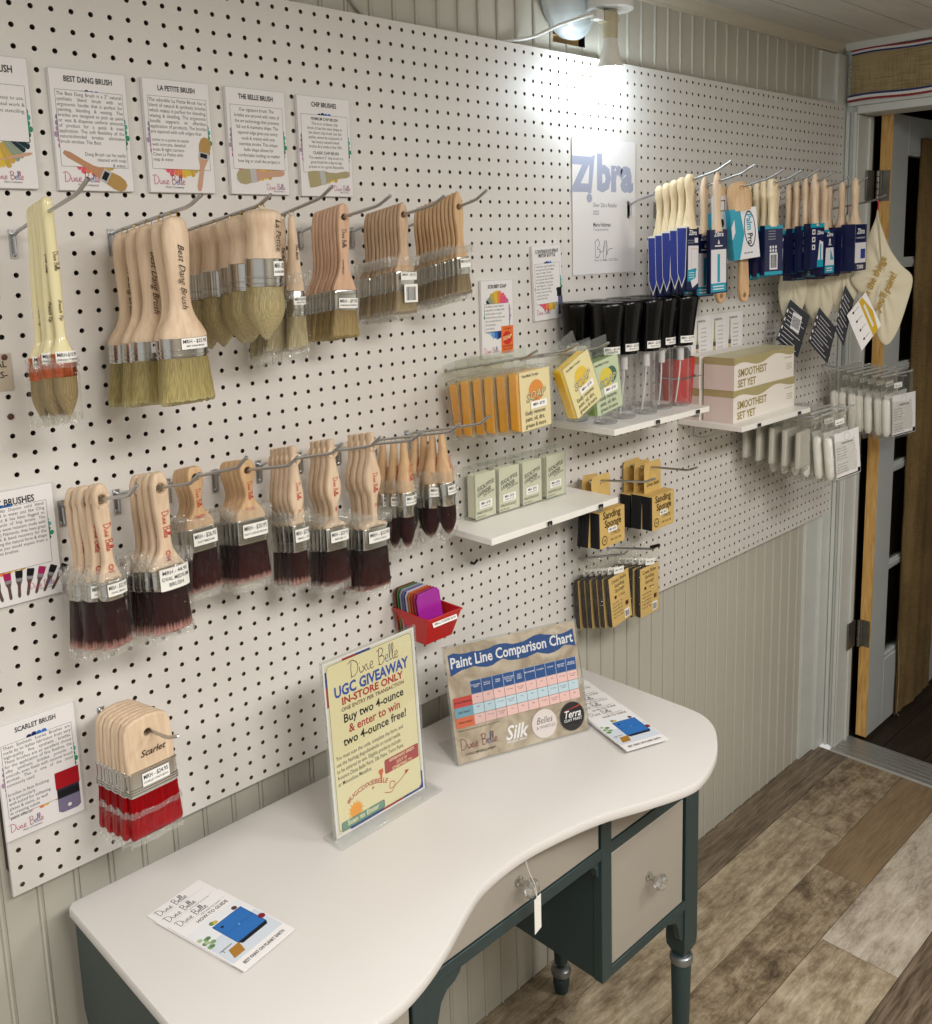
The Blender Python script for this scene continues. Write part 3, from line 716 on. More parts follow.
def engrave(par, lines, m, name='lettering', y=-.0045):
    """lines: (text, x, z, size, rot, shear, bold) ; written onto the face"""
    g = Card()
    for (t, x, z, s_, rot, sh, bo, al) in lines:
        if rot < -1: x -= (.42 if t == '@' else .33) * s_
        if t == '@': g.T = Matrix.Translation((0, y, 0)); g.script('Dixie Belle', x, z, s_ * .9, m, rot, w=.085); g.T = None
        else: g.T = Matrix.Translation((0, y, 0)); g.text(t, x, z, s_, m, bo, sh, al, rot=rot); g.T = None
    return g.build(name, par)
RED = ink('#b5231f'); INKD = ink('#3a2a22')
B_nat = bristle('natural_bristle', '#8f8050', '#b3a468', '#d3c99a', -.16, -.235)
B_nat2 = bristle('pale_natural_bristle', '#a39465', '#c4b588', '#dcd2ae', -.095, -.17)
B_chip = bristle('chip_bristle', '#7a6238', '#ab9563', '#bca878', -.12, -.18)
B_chip2 = bristle('soft_chip_bristle', '#6d5a3d', '#9d8a67', '#ab9a7a', -.09, -.15)
B_syn = bristle('synthetic_bristle', '#120707', '#34100f', '#cf9a8e', -.10, -.192, spec=.12)
B_syn2 = bristle('synthetic_bristle_sash', '#120707', '#3a1211', '#d6a89c', -.09, -.164, spec=.12)
B_syn3 = bristle('synthetic_bristle_long', '#120707', '#3a1211', '#cf9a8e', -.14, -.215, spec=.12)
B_syn4 = bristle('synthetic_bristle_wide', '#120707', '#3a1211', '#cf9a8e', -.16, -.24, spec=.12)
B_mix = bristle('lacquer_brush_bristle', '#8e7a4e', '#a8936a', '#c9b794', -.18, -.24)
B_red = bristle('scarlet_bristle', '#8c0008', '#a8020c', '#c23a40', -.07, -.142, spec=.1)
JR = random.Random(21)
def jit(a, b=None): return JR.uniform(-a, a)
# ---- top row --------------------------------------------------------------
h1 = Hook(3, 34, .0823, .9262, .255, 'steel peg hook at far left holding the cream lacquered round brushes')
def k_round_lacquer(seed=1):
    r = thing('round_paint_brush', 'x', 'paint brush')
    round_handle(r, [(-.0175, .0005), (-.0165, .004), (-.012, .0062), (-.002, .0066), (.03, .0062), (.08, .0068), (.12, .0058), (.142, .0058), (.152, .0085), (.160, .0118), (.164, .0125)], M_creamlac, ratio=.95)
    g = G(); ferrule(g, .163, .190, .0275, .0265, M_copper, 2, (.55, .8)); g.build('ferrule', r)
    g = G(); bristles(g, .188, .240, .0255, .027, .025, .026, B_mix, 2, 'point', seed=seed); g.build('bristles', r)
    ferr_label(r, .160, .1735, -.0125, .0125, .029, .028, 2, ['MRH-$10.95', 'FRENCH TIP BRUSH'])
    bag(r, .168, .246, .031, .030, 1.0, 2, seed=seed)
    engrave(r, [('@', .001, -.045, .0065, -PI / 2, 0, 0, 'LEFT'), ('French Tip', .0, -.10, .0055, -PI / 2, .4, .01, 'LEFT')], INKD, y=-.0066)
    return r
y5 = [-.131, -.117, -.105, -.092, -.079]
rt = [(.0, 0, .05), (0, .035, -.3), (.0, -.02, .2), (0, .02, .4), (0, .05, 0)]
place(k_round_lacquer(), [(h1.at(y), (jit(.02), a[1], a[2])) for y, a in zip(y5, rt)], 'cream lacquered round brush with copper ferrule', 'cream round brushes on the far left hook')
h2 = Hook(8, 34, .2127, .9122, .256, 'steel peg hook carrying the big natural bristle brushes on ring eyes')
def k_best(seed=2):
    r = thing('wax_brush', 'x', 'paint brush')
    eye(r)
    round_handle(r, [(.005, .002), (.0065, .0085), (.011, .0132), (.022, .0165), (.04, .0168), (.07, .0148), (.095, .0132), (.112, .0142), (.126, .0185), (.138, .026), (.146, .0302), (.151, .031)], W_pale, ratio=lambda d: .62 if d < .1 else .62 - .05 * (d - .1) / .05, e=2.3)
    g = G(); ferrule(g, .150, .1755, .062, .032, M_chrome, 2.4, (.62, .86)); g.build('ferrule', r)
    g = G(); bristles(g, .174, .232, .060, .073, .030, .036, B_nat, 2.6, 'flat', seed=seed); g.build('bristles', r)
    ferr_label(r, .1515, .165, -.012, .026, .0625, .0325, 2.4, ['MRH - $25.95', 'BEST DANG BRUSH'])
    engrave(r, [('Best Dang Brush', .000, -.038, .0115, -PI / 2, .45, .0, 'LEFT')], INKD, y=-.0109)
    return r
place(k_best(), [(h2.at(-.184), (0, .0, .05)), (h2.at(-.150), (0, -.06, .4)), (h2.at(-.116), (0, .02, -.12)), (h2.at(-.082), (0, .03, .25)), (h2.at(-.045), (0, .02, -.1))], 'wide natural bristle brush with waisted pale handle', 'wide natural bristle brushes on ring eyes')
h3 = Hook(12, 34, .3175, .915, .238, 'steel peg hook carrying the stubby round brushes with pointed bristles')
def k_petite(seed=3):
    r = thing('round_wax_brush', 'x', 'paint brush')
    eye(r, M_brass)
    round_handle(r, [(.005, .002), (.006, .012), (.009, .0205), (.014, .0238), (.022, .0232), (.034, .0200), (.044, .0198), (.058, .0216), (.068, .0232)], W_pale)
    g = G(); ferrule(g, .0665, .1015, .0475, .0475, M_chrome, 2, (.68, .9)); g.build('ferrule', r)
    g = G(); bristles(g, .100, .169, .045, .050, .045, .050, B_nat2, 2, 'point', seed=seed, bulge=.0025); g.build('bristles', r)
    ferr_label(r, .070, .088, -.004, .0225, .048, .048, 2, ['MRH - $32.95', 'ROUND BRUSH 2IN'])
    engrave(r, [('La Petite', .006, -.018, .011, -PI / 2, .35, .01, 'LEFT')], INKD, y=-.0235)
    return r
ys = [-.216, -.172, -.142, -.100, -.062, -.026]
place(k_petite(), [(h3.at(y), (jit(.03), jit(.03), a)) for y, a in zip(ys, (.1, -.3, .5, -.2, .3, 0))], 'stubby pale handled round brush with pointed natural bristles', 'stubby round brushes with pointed bristles')
h4 = Hook(16, 34, .4191, .928, .228, 'steel peg hook between stubby brushes and flat pink handled brushes')
def k_belle(seed=4):
    r = thing('tapered_wax_brush', 'x', 'paint brush')
    eye(r)
    round_handle(r, [(.006, .0008), (.0075, .003), (.012, .0048), (.03, .0062), (.055, .0078), (.08, .0098), (.10, .0122), (.111, .0132)], W_pale)
    g = G(); ferrule(g, .110, .146, .0275, .0235, M_chrome, 2.4, (.75,)); g.build('ferrule', r)
    g = G(); bristles(g, .145, .192, .026, .038, .022, .014, B_nat2b, 3, 'flat', seed=seed); g.build('bristles', r)
    ferr_label(r, .119, .130, -.011, .011, .028, .024, 2.4, ['MRH-$24.95', 'BELLE BRUSH'])
    bag(r, .085, .205, .042, .030, 1.0, 2.5, seed=seed)
    engrave(r, [('The Belle', .0, -.045, .006, -PI / 2, .35, .01, 'LEFT')], INKD, y=-.0085)
    return r
B_nat2b = bristle('long_pale_bristle', '#a39571', '#bdb18c', '#d2c8a8', -.145, -.192)
place(k_belle(), [(h4.at(-.131), (0, .015, .1)), (h4.at(-.108), (0, .10, -.2)), (h4.at(-.072), (0, .06, .2)), (h4.at(-.035), (0, .02, .1))], 'slim tapered pale brush in clear plastic sleeve', 'slim tapered brushes in clear sleeves')
h5 = Hook(20, 34, .5207, .918, .225, 'steel peg hook carrying the pink toned flat handled brushes')
def k_flat(name, prof, th, wm, fd0, fd1, fw, ft, bd, bw, bt, bm, lab, hole=.0045, bands=(.2, .8), sleeve=None, seed=5, eng=None, engm=None, lsz=(.2, .9), lx=None, lface=None, engy=None, tipk='flat', bv=.0022, fe=5):
    r = thing(name, 'x', 'paint brush')
    flat_handle(r, prof, th, wm, hole, bv)
    g = G(); ferrule(g, fd0, fd1, fw, ft, M_chrome, fe, bands); 
    if bands and fw > .035:
        for sx in (-1, 1):
            for bb in (.12,): 
                T = Matrix.Translation((sx * fw * .36, -ft / 2 - .0003, -(fd0 + (fd1 - fd0) * bb))) @ Matrix.Rotation(PI / 2, 4, 'X'); g.lathe([(.0012, -.001), (.001, .0006), (.0, .0009)], M_chrome, 8, T)
    g.build('ferrule', r)
    g = G(); bristles(g, fd1 - .001, bd, fw * .97, bw, ft * .93, bt, bm, fe - 1, tipk, seed=seed); g.build('bristles', r)
    lx = lx or (-fw * .36, fw * .47); H = fd1 - fd0
    ferr_label(r, fd0 + H * lsz[0], fd0 + H * lsz[1], lx[0], lx[1], fw, ft + .0008, fe, lab, off=.001 if not sleeve else .0028)
    if sleeve: bag(r, sleeve[0], sleeve[1], fw * sleeve[2], ft + .008, sleeve[3], 3, seed=seed)
    if eng: engrave(r, eng, engm or INKD, y=engy if engy else -(th / 2 + .0002))
    return r
t5 = k_flat('flat_paint_brush', [(-.0205, .0), (-.0185, .005), (-.012, .0085), (0, .0102), (.018, .0106), (.04, .0092), (.062, .0078), (.08, .0105), (.094, .017), (.104, .0208), (.1085, .0212)], .0075, W_pink, .107, .1365, .0435, .014, .177, .053, .017, B_chip, ['MRH - $9.95', 'PREMIUM CHIP BRUSH'], lsz=(.4, .9),
            eng=[('@', -.001, -.018, .008, -PI / 2, 0, 0, 'LEFT'), ('CHIP BRUSH', -.004, -.062, .004, -PI / 2, 0, .01, 'LEFT')])
place(t5, [(h5.at(-.114 + .0090 * i), (jit(.012), .04 + jit(.012) + .004 * i, jit(.04))) for i in range(8)], 'flat brush with long pinkish wood handle, no sleeve', 'pinkish handled flat brushes')
h6 = Hook(24, 34, .6223, .919, .226, 'steel peg hook carrying bagged chip brushes left of the end pair')
t6 = k_flat('chip_brush', [(-.019, .0), (-.0165, .004), (-.008, .0075), (.004, .0092), (.022, .0092), (.045, .0078), (.06, .0088), (.074, .0145), (.083, .0192), (.0875, .0196)], .007, W_grey, .086, .116, .0405, .012, .150, .046, .014, B_chip2, ['MRH - $5.95'], lsz=(.06, .45), sleeve=(.064, .158, 1.2, 1.12), seed=6)
g = Card(T=Matrix.Translation((0, -.0105, 0))); g.rect(-.010, -.134, .018, -.106, M_lab); g.barcode(-.006, -.131, .014, -.110, K); g.build('barcode_sticker', t6)
place(t6, [(h6.at(-.131 + .0092 * i), (jit(.012), .01 + jit(.012) + .003 * i, jit(.04))) for i in range(10)], 'wide chip brush with barcode sticker in clear bag', 'bagged wide chip brushes')
h7 = Hook(28, 34, .7239, .930, .214, 'steel peg hook at right end of the top row of natural brushes')
t7 = k_flat('chip_brush', [(-.0245, .0), (-.0215, .0035), (-.012, .0072), (.0, .0092), (.018, .0092), (.04, .0068), (.056, .0068), (.068, .0098), (.077, .0126), (.0805, .0128)], .007, W_tan, .079, .1065, .0270, .012, .138, .034, .013, B_chip2, ['MRH-$3.95'], lsz=(.1, .6), sleeve=(.060, .146, 1.35, 1.15), seed=7)
place(t7, [(h7.at(-.149 + .0095 * i), (jit(.012), -.045 + jit(.012) + .004 * i, jit(.04))) for i in range(11)], 'narrow chip brush in clear bag', 'bagged narrow chip brushes')
# ---- middle row: dark synthetic brushes, all sleeved -----------------------
def mh(c, L, z, lab): return Hook(c, 20, cx(c), z, L, lab, up=.011)
m1 = mh(4, .237, .586, 'steel peg hook at left end of the dark bristle row')
m2 = mh(7, .243, .586, 'steel peg hook second in the dark bristle row'); m3 = mh(10, .224, .590, 'steel peg hook third in the dark bristle row')
m4 = mh(13, .225, .577, 'steel peg hook fourth in the dark bristle row'); m5 = mh(16, .220, .581, 'steel peg hook fifth in the dark bristle row')
m6 = mh(19, .210, .577, 'steel peg hook sixth in the dark bristle row'); m7 = mh(22, .215, .573, 'steel peg hook seventh in the dark bristle row')
m8 = mh(25, .219, .575, 'steel peg hook eighth in the dark bristle row'); m9 = mh(28, .209, .575, 'steel peg hook at right end of the dark bristle row')
def redtxt(code, z=-.03, s_=.0105): return [('@', .0015, z, s_, -PI / 2, 0, 0, 'LEFT'), (code, .0, z - s_ * 5.0, s_ * .9, -PI / 2, 0, .015, 'LEFT')]
a1 = k_flat('oval_paint_brush', [(-.0205, .0), (-.0185, .0055), (-.010, .0092), (.0, .0098), (.03, .0092), (.06, .0068), (.08, .0070), (.092, .0105), (.102, .0142), (.105, .0146)], .012, W_pale, .103, .1275, .0325, .024, .192, .040, .026, B_syn, ['MRH - $32.95', 'OVAL SMALL'], lsz=(.1, .75), sleeve=(.086, .205, 1.2, 1.15), eng=redtxt('OS'), engm=RED, fe=2.6, seed=11, bv=.004, hole=.006)
place(a1, [(m1.at(-.13), (0, -.03, .1)), (m1.at(-.112), (0, .05, -.15)), (m1.at(-.085), (0, .0, .1)), (m1.at(-.068), (0, .04, 0)), (m1.at(-.045), (0, .02, .1))], 'small oval brush with dark bristles and pale red-lettered handle', 'small oval dark bristle brushes')
a2 = k_flat('oval_paint_brush', [(-.0215, .0), (-.0195, .006), (-.010, .0102), (.0, .0112), (.03, .0105), (.06, .0082), (.08, .0092), (.094, .016), (.105, .0235), (.108, .0242)], .013, W_pale, .106, .133, .052, .026, .194, .058, .028, B_syn, ['MRH - 44.95', 'OVAL MEDIUM', 'BRUSH'], lsz=(-.1, 1.0), sleeve=(.086, .205, 1.14, 1.15), eng=redtxt('OM'), engm=RED, fe=2.6, seed=12, bv=.004, hole=.006)
place(a2, [(m2.at(-.132), (0, -.02, .05)), (m2.at(-.112), (0, .0, .0)), (m2.at(-.094), (0, .02, .1)), (m2.at(-.072), (0, .02, 0))], 'medium oval brush with dark bristles and wide white sticker', 'medium oval dark bristle brushes')
sash = [(-.0155, .0), (-.014, .0075), (-.007, .0112), (.0, .0118), (.010, .0108), (.024, .0072), (.038, .0066), (.050, .0112), (.060, .0185), (.068, .0212), (.0725, .0216)]
a3 = k_flat('sash_paint_brush', sash, .011, W_tan, .0705, .104, .0440, .017, .163, .051, .018, B_syn2, ['MRH - $26.95', 'FLAT MEDIUM'], lsz=(.16, .72), sleeve=(.052, .176, 1.16, 1.2), eng=[('@', .0012, -.016, .0078, -PI / 2, 0, 0, 'LEFT'), ('FMED', 0, -.058, .0065, 0, 0, .015, 'CENTER')], engm=RED, bands=(.12, .8, .92), seed=13, hole=.005)
place(a3, [(m3.at(-.082 + .012 * i), (jit(.015), -.02 + jit(.012), jit(.05))) for i in range(4)], 'short flat brush with beaver tail handle and medium ferrule', 'medium flat dark bristle brushes')
sash2 = [(d, w * (1.09 if d > .04 else 1)) for d, w in sash]
a4 = k_flat('sash_paint_brush', sash2, .011, W_tan, .0705, .106, .0480, .017, .164, .056, .018, B_syn2, ['MRH - $30.95', 'FLAT LARGE BRUSH'], lsz=(.16, .72), sleeve=(.052, .178, 1.16, 1.2), eng=[('@', .0012, -.016, .0078, -PI / 2, 0, 0, 'LEFT'), ('FLAR', 0, -.058, .0065, 0, 0, .015, 'CENTER')], engm=RED, bands=(.12, .8, .92), seed=14, hole=.005)
place(a4, [(m4.at(-.092 + .0125 * i), (jit(.015), -.01 + jit(.012), jit(.05))) for i in range(5)], 'short flat brush with beaver tail handle and wide ferrule', 'wide flat dark bristle brushes')
def shaped(k, nk, wf, df): return [(-.020, .0), (-.0195, .0035), (-.017, .0048), (.0, .0054), (.02, .0070), (.040, .0103 * k), (.056, .0124 * k), (.070, .0108 * k), (.085, .0058 * k), (df - .014, .0056), (df - .009, .0095), (df - .004, wf - .001), (df, wf)]
a5 = k_flat('beaver_tail_brush', shaped(1, 1, .0128, .1005), .014, W_pale, .0995, .140, .0270, .017, .191, .031, .018, B_syn, ['MRH - $27.95', 'SMALL 1 IN'], lsz=(.12, .6), sleeve=(.078, .202, 1.25, 1.1), eng=[('@', .0012, -.035, .0078, -PI / 2, 0, 0, 'LEFT'), ('FS', .0, -.076, .005, -PI / 2, 0, .01, 'LEFT')], engm=RED, bands=(.68, .8, .92), seed=15, bv=.005, hole=.004, lx=(-.012, .0155), fe=4)
place(a5, [(m5.at(-.098 + .0125 * i), (jit(.012), jit(.012), jit(.05))) for i in range(5)], 'narrow brush with long curved beaver tail handle', 'narrow beaver tail dark bristle brushes')
a6 = k_flat('beaver_tail_brush', shaped(1.1, 1, .0195, .120), .014, W_pale, .1195, .155, .0405, .017, .211, .048, .018, B_syn3, ['MRH - $29.95', 'MEDIUM 1.5'], lsz=(.12, .62), sleeve=(.098, .222, 1.18, 1.12), eng=[('@', .0012, -.040, .0088, -PI / 2, 0, 0, 'LEFT'), ('FM', .0, -.086, .0055, -PI / 2, 0, .01, 'LEFT')], engm=RED, bands=(.72, .84, .94), seed=16, bv=.005, hole=.004, fe=4)
place(a6, [(m6.at(-.087 + .0145 * i), (jit(.012), .01 + jit(.012), jit(.05))) for i in range(4)], 'medium width brush with long curved beaver tail handle', 'medium beaver tail dark bristle brushes')
a7 = k_flat('beaver_tail_brush', shaped(1.25, 1, .0255, .135), .015, W_pale, .1345, .169, .0530, .019, .237, .060, .020, B_syn4, ['MRH - $33.95', 'LARGE 2 INCH'], lsz=(.14, .68), sleeve=(.11, .248, 1.14, 1.12), eng=[('@', .0012, -.045, .0095, -PI / 2, 0, 0, 'LEFT'), ('FL', .0, -.095, .006, -PI / 2, 0, .01, 'LEFT')], engm=RED, bands=(.72, .84, .94), seed=17, bv=.005, hole=.004, fe=4)
place(a7, [(m7.at(-.090 + .016 * i), (jit(.012), .01 + jit(.012), jit(.05))) for i in range(4)], 'widest brush with long curved beaver tail handle', 'wide beaver tail dark bristle brushes')
def k_cone(w, seed, lab):
    r = thing('round_detail_brush', 'x', 'paint brush'); eye(r)
    round_handle(r, [(.006, .003), (.0068, .0052), (.02, .0062), (.045, .0088), (.07, w * .43), (.085, w * .49), (.094, w * .47)], W_tan)
    g = G(); ferrule(g, .092, .134, w, w, M_chrome, 2, (.6,)); g.build('ferrule', r)
    g = G(); bristles(g, .133, .190, w * .95, w * .9, w * .95, w * .9, B_syn, 2, 'round', seed=seed); g.build('bristles', r)
    ferr_label(r, .097, .113, -w * .42, w * .42, w + .004, w + .004, 2, lab)
    bag(r, .07, .200, w + .010, w + .008, 1.0, 2, seed=seed)
    engrave(r, [('@', .001, -.045, .0085, -PI / 2, 0, 0, 'LEFT')], RED, y=-.0135)
    return r
place(k_cone(.030, 18, ['MRH - $24.95', 'ROUND SMALL']), [(m8.at(-.082), (0, .0, .1)), (m8.at(-.056), (0, .03, -.2)), (m8.at(-.028), (0, .09, .2))], 'small round cone handled brush with dark bristles', 'small round cone handled dark brushes')
place(k_cone(.034, 19, ['MRH - $28.95', 'ROUND MEDIUM']), [(m9.at(-.092), (0, -.08, .3)), (m9.at(-.070), (0, .06, -.1)), (m9.at(-.046), (0, -.02, .2)), (m9.at(-.026), (0, .13, -.1))], 'medium round cone handled brush with dark bristles', 'medium round cone handled dark brushes')
# ---- scarlet brushes, bottom left ------------------------------------------
hs = Hook(5, 8, .1500, .2516, .211, 'steel peg hook holding the wide red bristle brushes')
sc = thing('wide_paint_brush', 'x', 'paint brush')
pl = [(-.033, -.052), (-.0335, -.02), (-.032, .008), (-.027, .018), (-.018, .0225), (0, .0245), (.018, .0225), (.027, .018), (.032, .008), (.0335, -.02), (.033, -.052)]
vs, fs = outline(pl, [(0, 0, .0052)], .0085, .0022); g = G(); g.add(vs, fs, W_pale); g.build('handle', sc, ang=50)
g = G(); ferrule(g, .046, .080, .0685, .0125, M_chrome, 6, (.06, .7, .8, .9)); g.build('ferrule', sc)
g = G(); bristles(g, .079, .139, .067, .072, .0115, .012, B_red, 6, 'flat', seed=22, n=90); g.build('bristles', sc)
ferr_label(sc, .051, .069, -.016, .022, .069, .0135, 6, ['MRH - $24.95', 'SCARLET SYNTHETIC'])
bag(sc, .100, .152, .073, .015, 1.0, 6, seed=22)
engrave(sc, [('Scarlet', -.014, -.030, .0125, .02, .35, .012, 'LEFT')], INKD)
place(sc, [((hs.at(y)[0] - .004, y, hs.at(y)[2]), (jit(.012), -.02 + a, .03 + a * 2)) for y, a in ((-.138, .0), (-.127, .05), (-.116, .03), (-.105, .05), (-.094, .03), (-.083, .06), (-.072, .03), (-.061, .05))], 'wide red bristle brush with short square wood handle', 'wide red bristle brushes')
# ------------------------------------------------------------------ sleeved brushes at the right of the board
NAVY, TEAL, SLW, GRY = mat('sleeve_navy', '#141b47', .35), mat('sleeve_teal', '#1595ae', .35), mat('sleeve_white', '#d9d8dc', .4), ink('#8a8d93')
BLUE = mat('sleeve_blue', '#22348c', .3)
z1 = Hook(54, 36, 1.3764, .9976, .255, 'steel peg hook carrying the cream handled blue sleeved brushes', plate=True)
z2 = Hook(58, 36, 1.486, .996, .247, 'steel peg hook carrying three tan brushes in navy and teal sleeves')
z3 = Hook(63, 36, 1.613, .990, .243, 'steel peg hook carrying the domed palm brushes')
z4 = Hook(66, 36, 1.69, .991, .248, 'steel peg hook carrying cream handled brushes with barcode sleeves')
z5 = Hook(70, 36, 1.79, .998, .24, 'steel peg hook with one brush at the back, fifth on the right')
z6 = Hook(73, 36, 1.867, .994, .238, 'steel peg hook carrying the four icon sleeved tan brushes')
z7 = Hook(76, 36, 1.943, .985, .24, 'steel peg hook carrying the trim brush with sail shaped picture')
z8 = Hook(80, 36, 2.045, .986, .242, 'steel peg hook carrying the rightmost large navy sleeved brushes')
z9 = Hook(84, 35, 2.1319, .9448, .255, 'steel peg hook at far right with red tag holding canvas pouches')
def handle_z(r, prof, wm, ratio=.75, hole=True):
    round_handle(r, prof, wm, ratio=ratio, e=2.4)
    if hole:
        g = G(); g.ring((0, 0, 0), .0042, .0009, M_stain, 'y'); 
        h = interp([(d, w) for d, w in prof], 0.0)[0] * ratio
        g2 = G()
        for s_ in (-1, 1): g2.ring((0, s_ * h, 0), .0044, .0008, M_stain, 'y')
        g2.build('hanging_hole', r)
def sleeve(r, z0, z1, w, t, base, draw, y_t=None, name='card_sleeve'):
    g = Card(); y_t = y_t or t
    secs = [[(-w / 2, -t / 2, z0), (w / 2, -t / 2, z0), (w / 2, t / 2, z0), (-w / 2, t / 2, z0)], [(-w / 2, -y_t / 2, z1), (w / 2, -y_t / 2, z1), (w / 2, y_t / 2, z1), (-w / 2, y_t / 2, z1)]]
    g.loft(secs, base); th = (t - y_t) / 2 / (z0 - z1)
    g.T = Matrix.Translation((0, -t / 2, z0)) @ Matrix.Rotation(-math.atan(th) if th else 0, 4, 'X')
    draw(g, w, z0 - z1); g.T = None
    return g.build(name, r, ang=20)
def zlogo(g, u, v, s_, m, bold=.03, align='CENTER', rot=0): g.text('Zibra', u, v, s_, m, bold, .15, align, rot=rot)
# 1: cream handled angled brushes, wedge sleeves with blue sides
def k_z1():
    r = thing('angled_paint_brush', 'x', 'paint brush')
    handle_z(r, [(-.0135, .0005), (-.012, .007), (-.006, .0118), (.002, .013), (.014, .012), (.03, .0088), (.05, .0088), (.07, .012), (.09, .0165), (.098, .018)], W_cream)
    def draw(g, w, h):
        g.rect(-w / 2 + .001, -h, w / 2 - .001, -.002, NAVY); zlogo(g, 0, -.016, .014, SLW)
        for i in range(2): g.rect(-w * .4, -.028 - i * .005, w * .1, -.0265 - i * .005, GRY)
        g.rect(w * .15, -.032, w * .42, -.022, SLW)
        g.poly([(-w * .36, -.038), (w * .46, -.038), (w * .46, -.115), (w * .0, -.125), (-w * .36, -.09)], SLW)
        g.frame(-w * .12, -.088, w * .38, -.044, .0012, ink('#c9a58c')); g.poly([(-w * .4, -.088), (w * .3, -.084), (w * .25, -.105), (-w * .4, -.112)], TEAL)
        for i in range(3): g.rect(-w * .3, -.094 - i * .005, w * .15, -.0925 - i * .005, SLW)
    sleeve(r, -.094, -.222, .050, .016, NAVY, draw, .014)
    g = G(); x = -.0255
    g.add([(x - .0008, -.010, -.093), (x - .0008, .014, -.093), (x - .0008, .011, -.188), (x - .0008, .0, -.218), (x - .0008, -.008, -.195)], [(0, 1, 2, 3, 4)], M_white, None, False)
    g.add([(x - .0012, -.0088, -.096), (x - .0012, .0128, -.096), (x - .0012, .0098, -.187), (x - .0012, .0004, -.212), (x - .0012, -.0066, -.193)], [(0, 1, 2, 3, 4)], BLUE, None, False)
    g.build('blue_side_flap', r); g = G(); g.box(-.025, .025, -.0085, .0085, -.0945, -.092, M_white); g.build('sleeve_rim', r)
    return r
place(k_z1(), [(z1.at(-.160 + .0185 * i), (0, jit(.01), .05 + jit(.03))) for i in range(5)], 'cream handled angled brush in sleeve with bright blue sides', 'cream handled brushes in blue sleeves')
def d_z2(g, w, h):
    g.rect(-w / 2, -h, w / 2, 0, NAVY); zlogo(g, 0, -.014, .0145, SLW); g.poly([(-.004, -.03), (.004, -.03), (0, -.02)], SLW); g.rect(-w * .22, -.036, w * .22, -.033, SLW)
    g.rect(-w * .44, -h + .022, w * .44, -.042, SLW); g.rect(-.0045, -h + .024, .0045, -.052, TEAL); g.rect(-w * .44, -h + .003, w * .44, -h + .022, TEAL)
    for i in range(2): g.rect(-w * .32, -h + .008 + .006 * i, w * .32, -h + .0105 + .006 * i, SLW)
tanprof = [(-.0225, .0004), (-.020, .0025), (-.012, .0072), (.0, .0098), (.012, .0106), (.035, .0094), (.06, .0085), (.08, .0098), (.098, .0125), (.104, .0135)]
def k_z2():
    r = thing('trim_paint_brush', 'x', 'paint brush'); handle_z(r, tanprof, W_pale); sleeve(r, -.100, -.236, .060, .009, NAVY, d_z2); return r
place(k_z2(), [(z2.at(-.159), (0, -.02, -.1)), (z2.at(-.128), (0, .0, -.12)), (z2.at(-.098), (0, .02, -.1)), (z2.at(-.068), (0, .04, -.1))], 'tan handled brush in white panel sleeve with teal bar', 'tan brushes in navy, white and teal sleeves')
# palm brushes
def d_palm(g, w, h):
    g.rect(-w / 2, -h, w / 2, 0, SLW); g.poly([(-w / 2, 0), (-w * .12, 0), (-w * .02, -h * .5), (-w * .28, -h), (-w / 2, -h)], TEAL)
    g.poly([(-w * .5, -h * .35), (-w * .36, -h * .2), (-w * .36, -h * .45), (-w * .5, -h * .6)], SLW)
    g.disc(w * .20, -h * .42, w * .22, K, ry=h * .36); g.disc(w * .20, -h * .42, w * .19, SLW, ry=h * .33)
    g.text('Palm', w * .10, -h * .12, w * .3, TEAL, .03, 0, 'LEFT', rot=-PI / 2); g.text('Pro', w * .10, -h * .5, w * .27, K, .03, 0, 'LEFT', rot=-PI / 2)
    for i in range(3): g.rect(-w * .1 + i * w * .12, -h * .9, w * .0 + i * w * .12, -h * .87, GRY)
def k_palm():
    r = thing('palm_brush', 'x', 'paint brush')
    handle_z(r, [(-.014, .0005), (-.0135, .010), (-.009, .019), (.0, .0245), (.012, .0268), (.03, .0272), (.05, .0275)], W_tan, .62)
    sleeve(r, -.045, -.158, .064, .026, TEAL, d_palm); return r
place(k_palm(), [(z3.at(-.136), (0, -.12, -.55)), (z3.at(-.100), (0, .0, -.4))], 'domed palm grip brush in teal and white sleeve', 'domed palm brushes')
def k_long():
    r = thing('paddle_brush', 'x', 'paint brush')
    vs, fs = outline(side([(-.10, .011), (-.06, .010), (-.02, .010), (.04, .0135), (.09, .0155), (.115, .0145), (.128, .008), (.131, .0)]), [(0, -.115, .0052)], .011, .003); g = G(); g.add(vs, fs, W_tan); g.build('handle', r, ang=50)
    def d(g, w, h): g.rect(-w / 2, -h, w / 2, 0, SLW); g.frame(-w * .3, -h * .35, w * .3, -h * .1, .002, K); g.disc(-w * .02, -h * .62, w * .2, K, ry=h * .1); g.rect(-w * .3, -h * .95, w * .3, -h * .75, GRY)
    sleeve(r, .11, .012, .030, .018, SLW, d); return r
k = k_long(); place(k, [((1.640, -.135, .832), (0, -.05, -.2)), ((1.590, -.105, .832), (0, -.04, -.2))], 'long wooden paddle handle pointing down below the palm brushes', 'long handled brushes hanging handle down')
def d_z4(g, w, h):
    g.rect(-w / 2, -h, w / 2, 0, NAVY); g.rect(-w / 2, -.008, w / 2, 0, TEAL); g.rect(-w * .5, -h, w * .5, -h + .008, TEAL)
    for i in range(3):
        for j in range(2): g.rect(-w * .22 + i * w * .15, -.052 - j * .008, -w * .13 + i * w * .15, -.046 - j * .008, SLW)
    g.rect(-w * .22, -h + .012, w * .22, -.062, SLW); g.barcode(-w * .17, -h + .016, w * .17, -.066, K)
    for i in range(4): g.rect(-w * .3, -.014 - i * .006, w * .1, -.012 - i * .006, GRY)
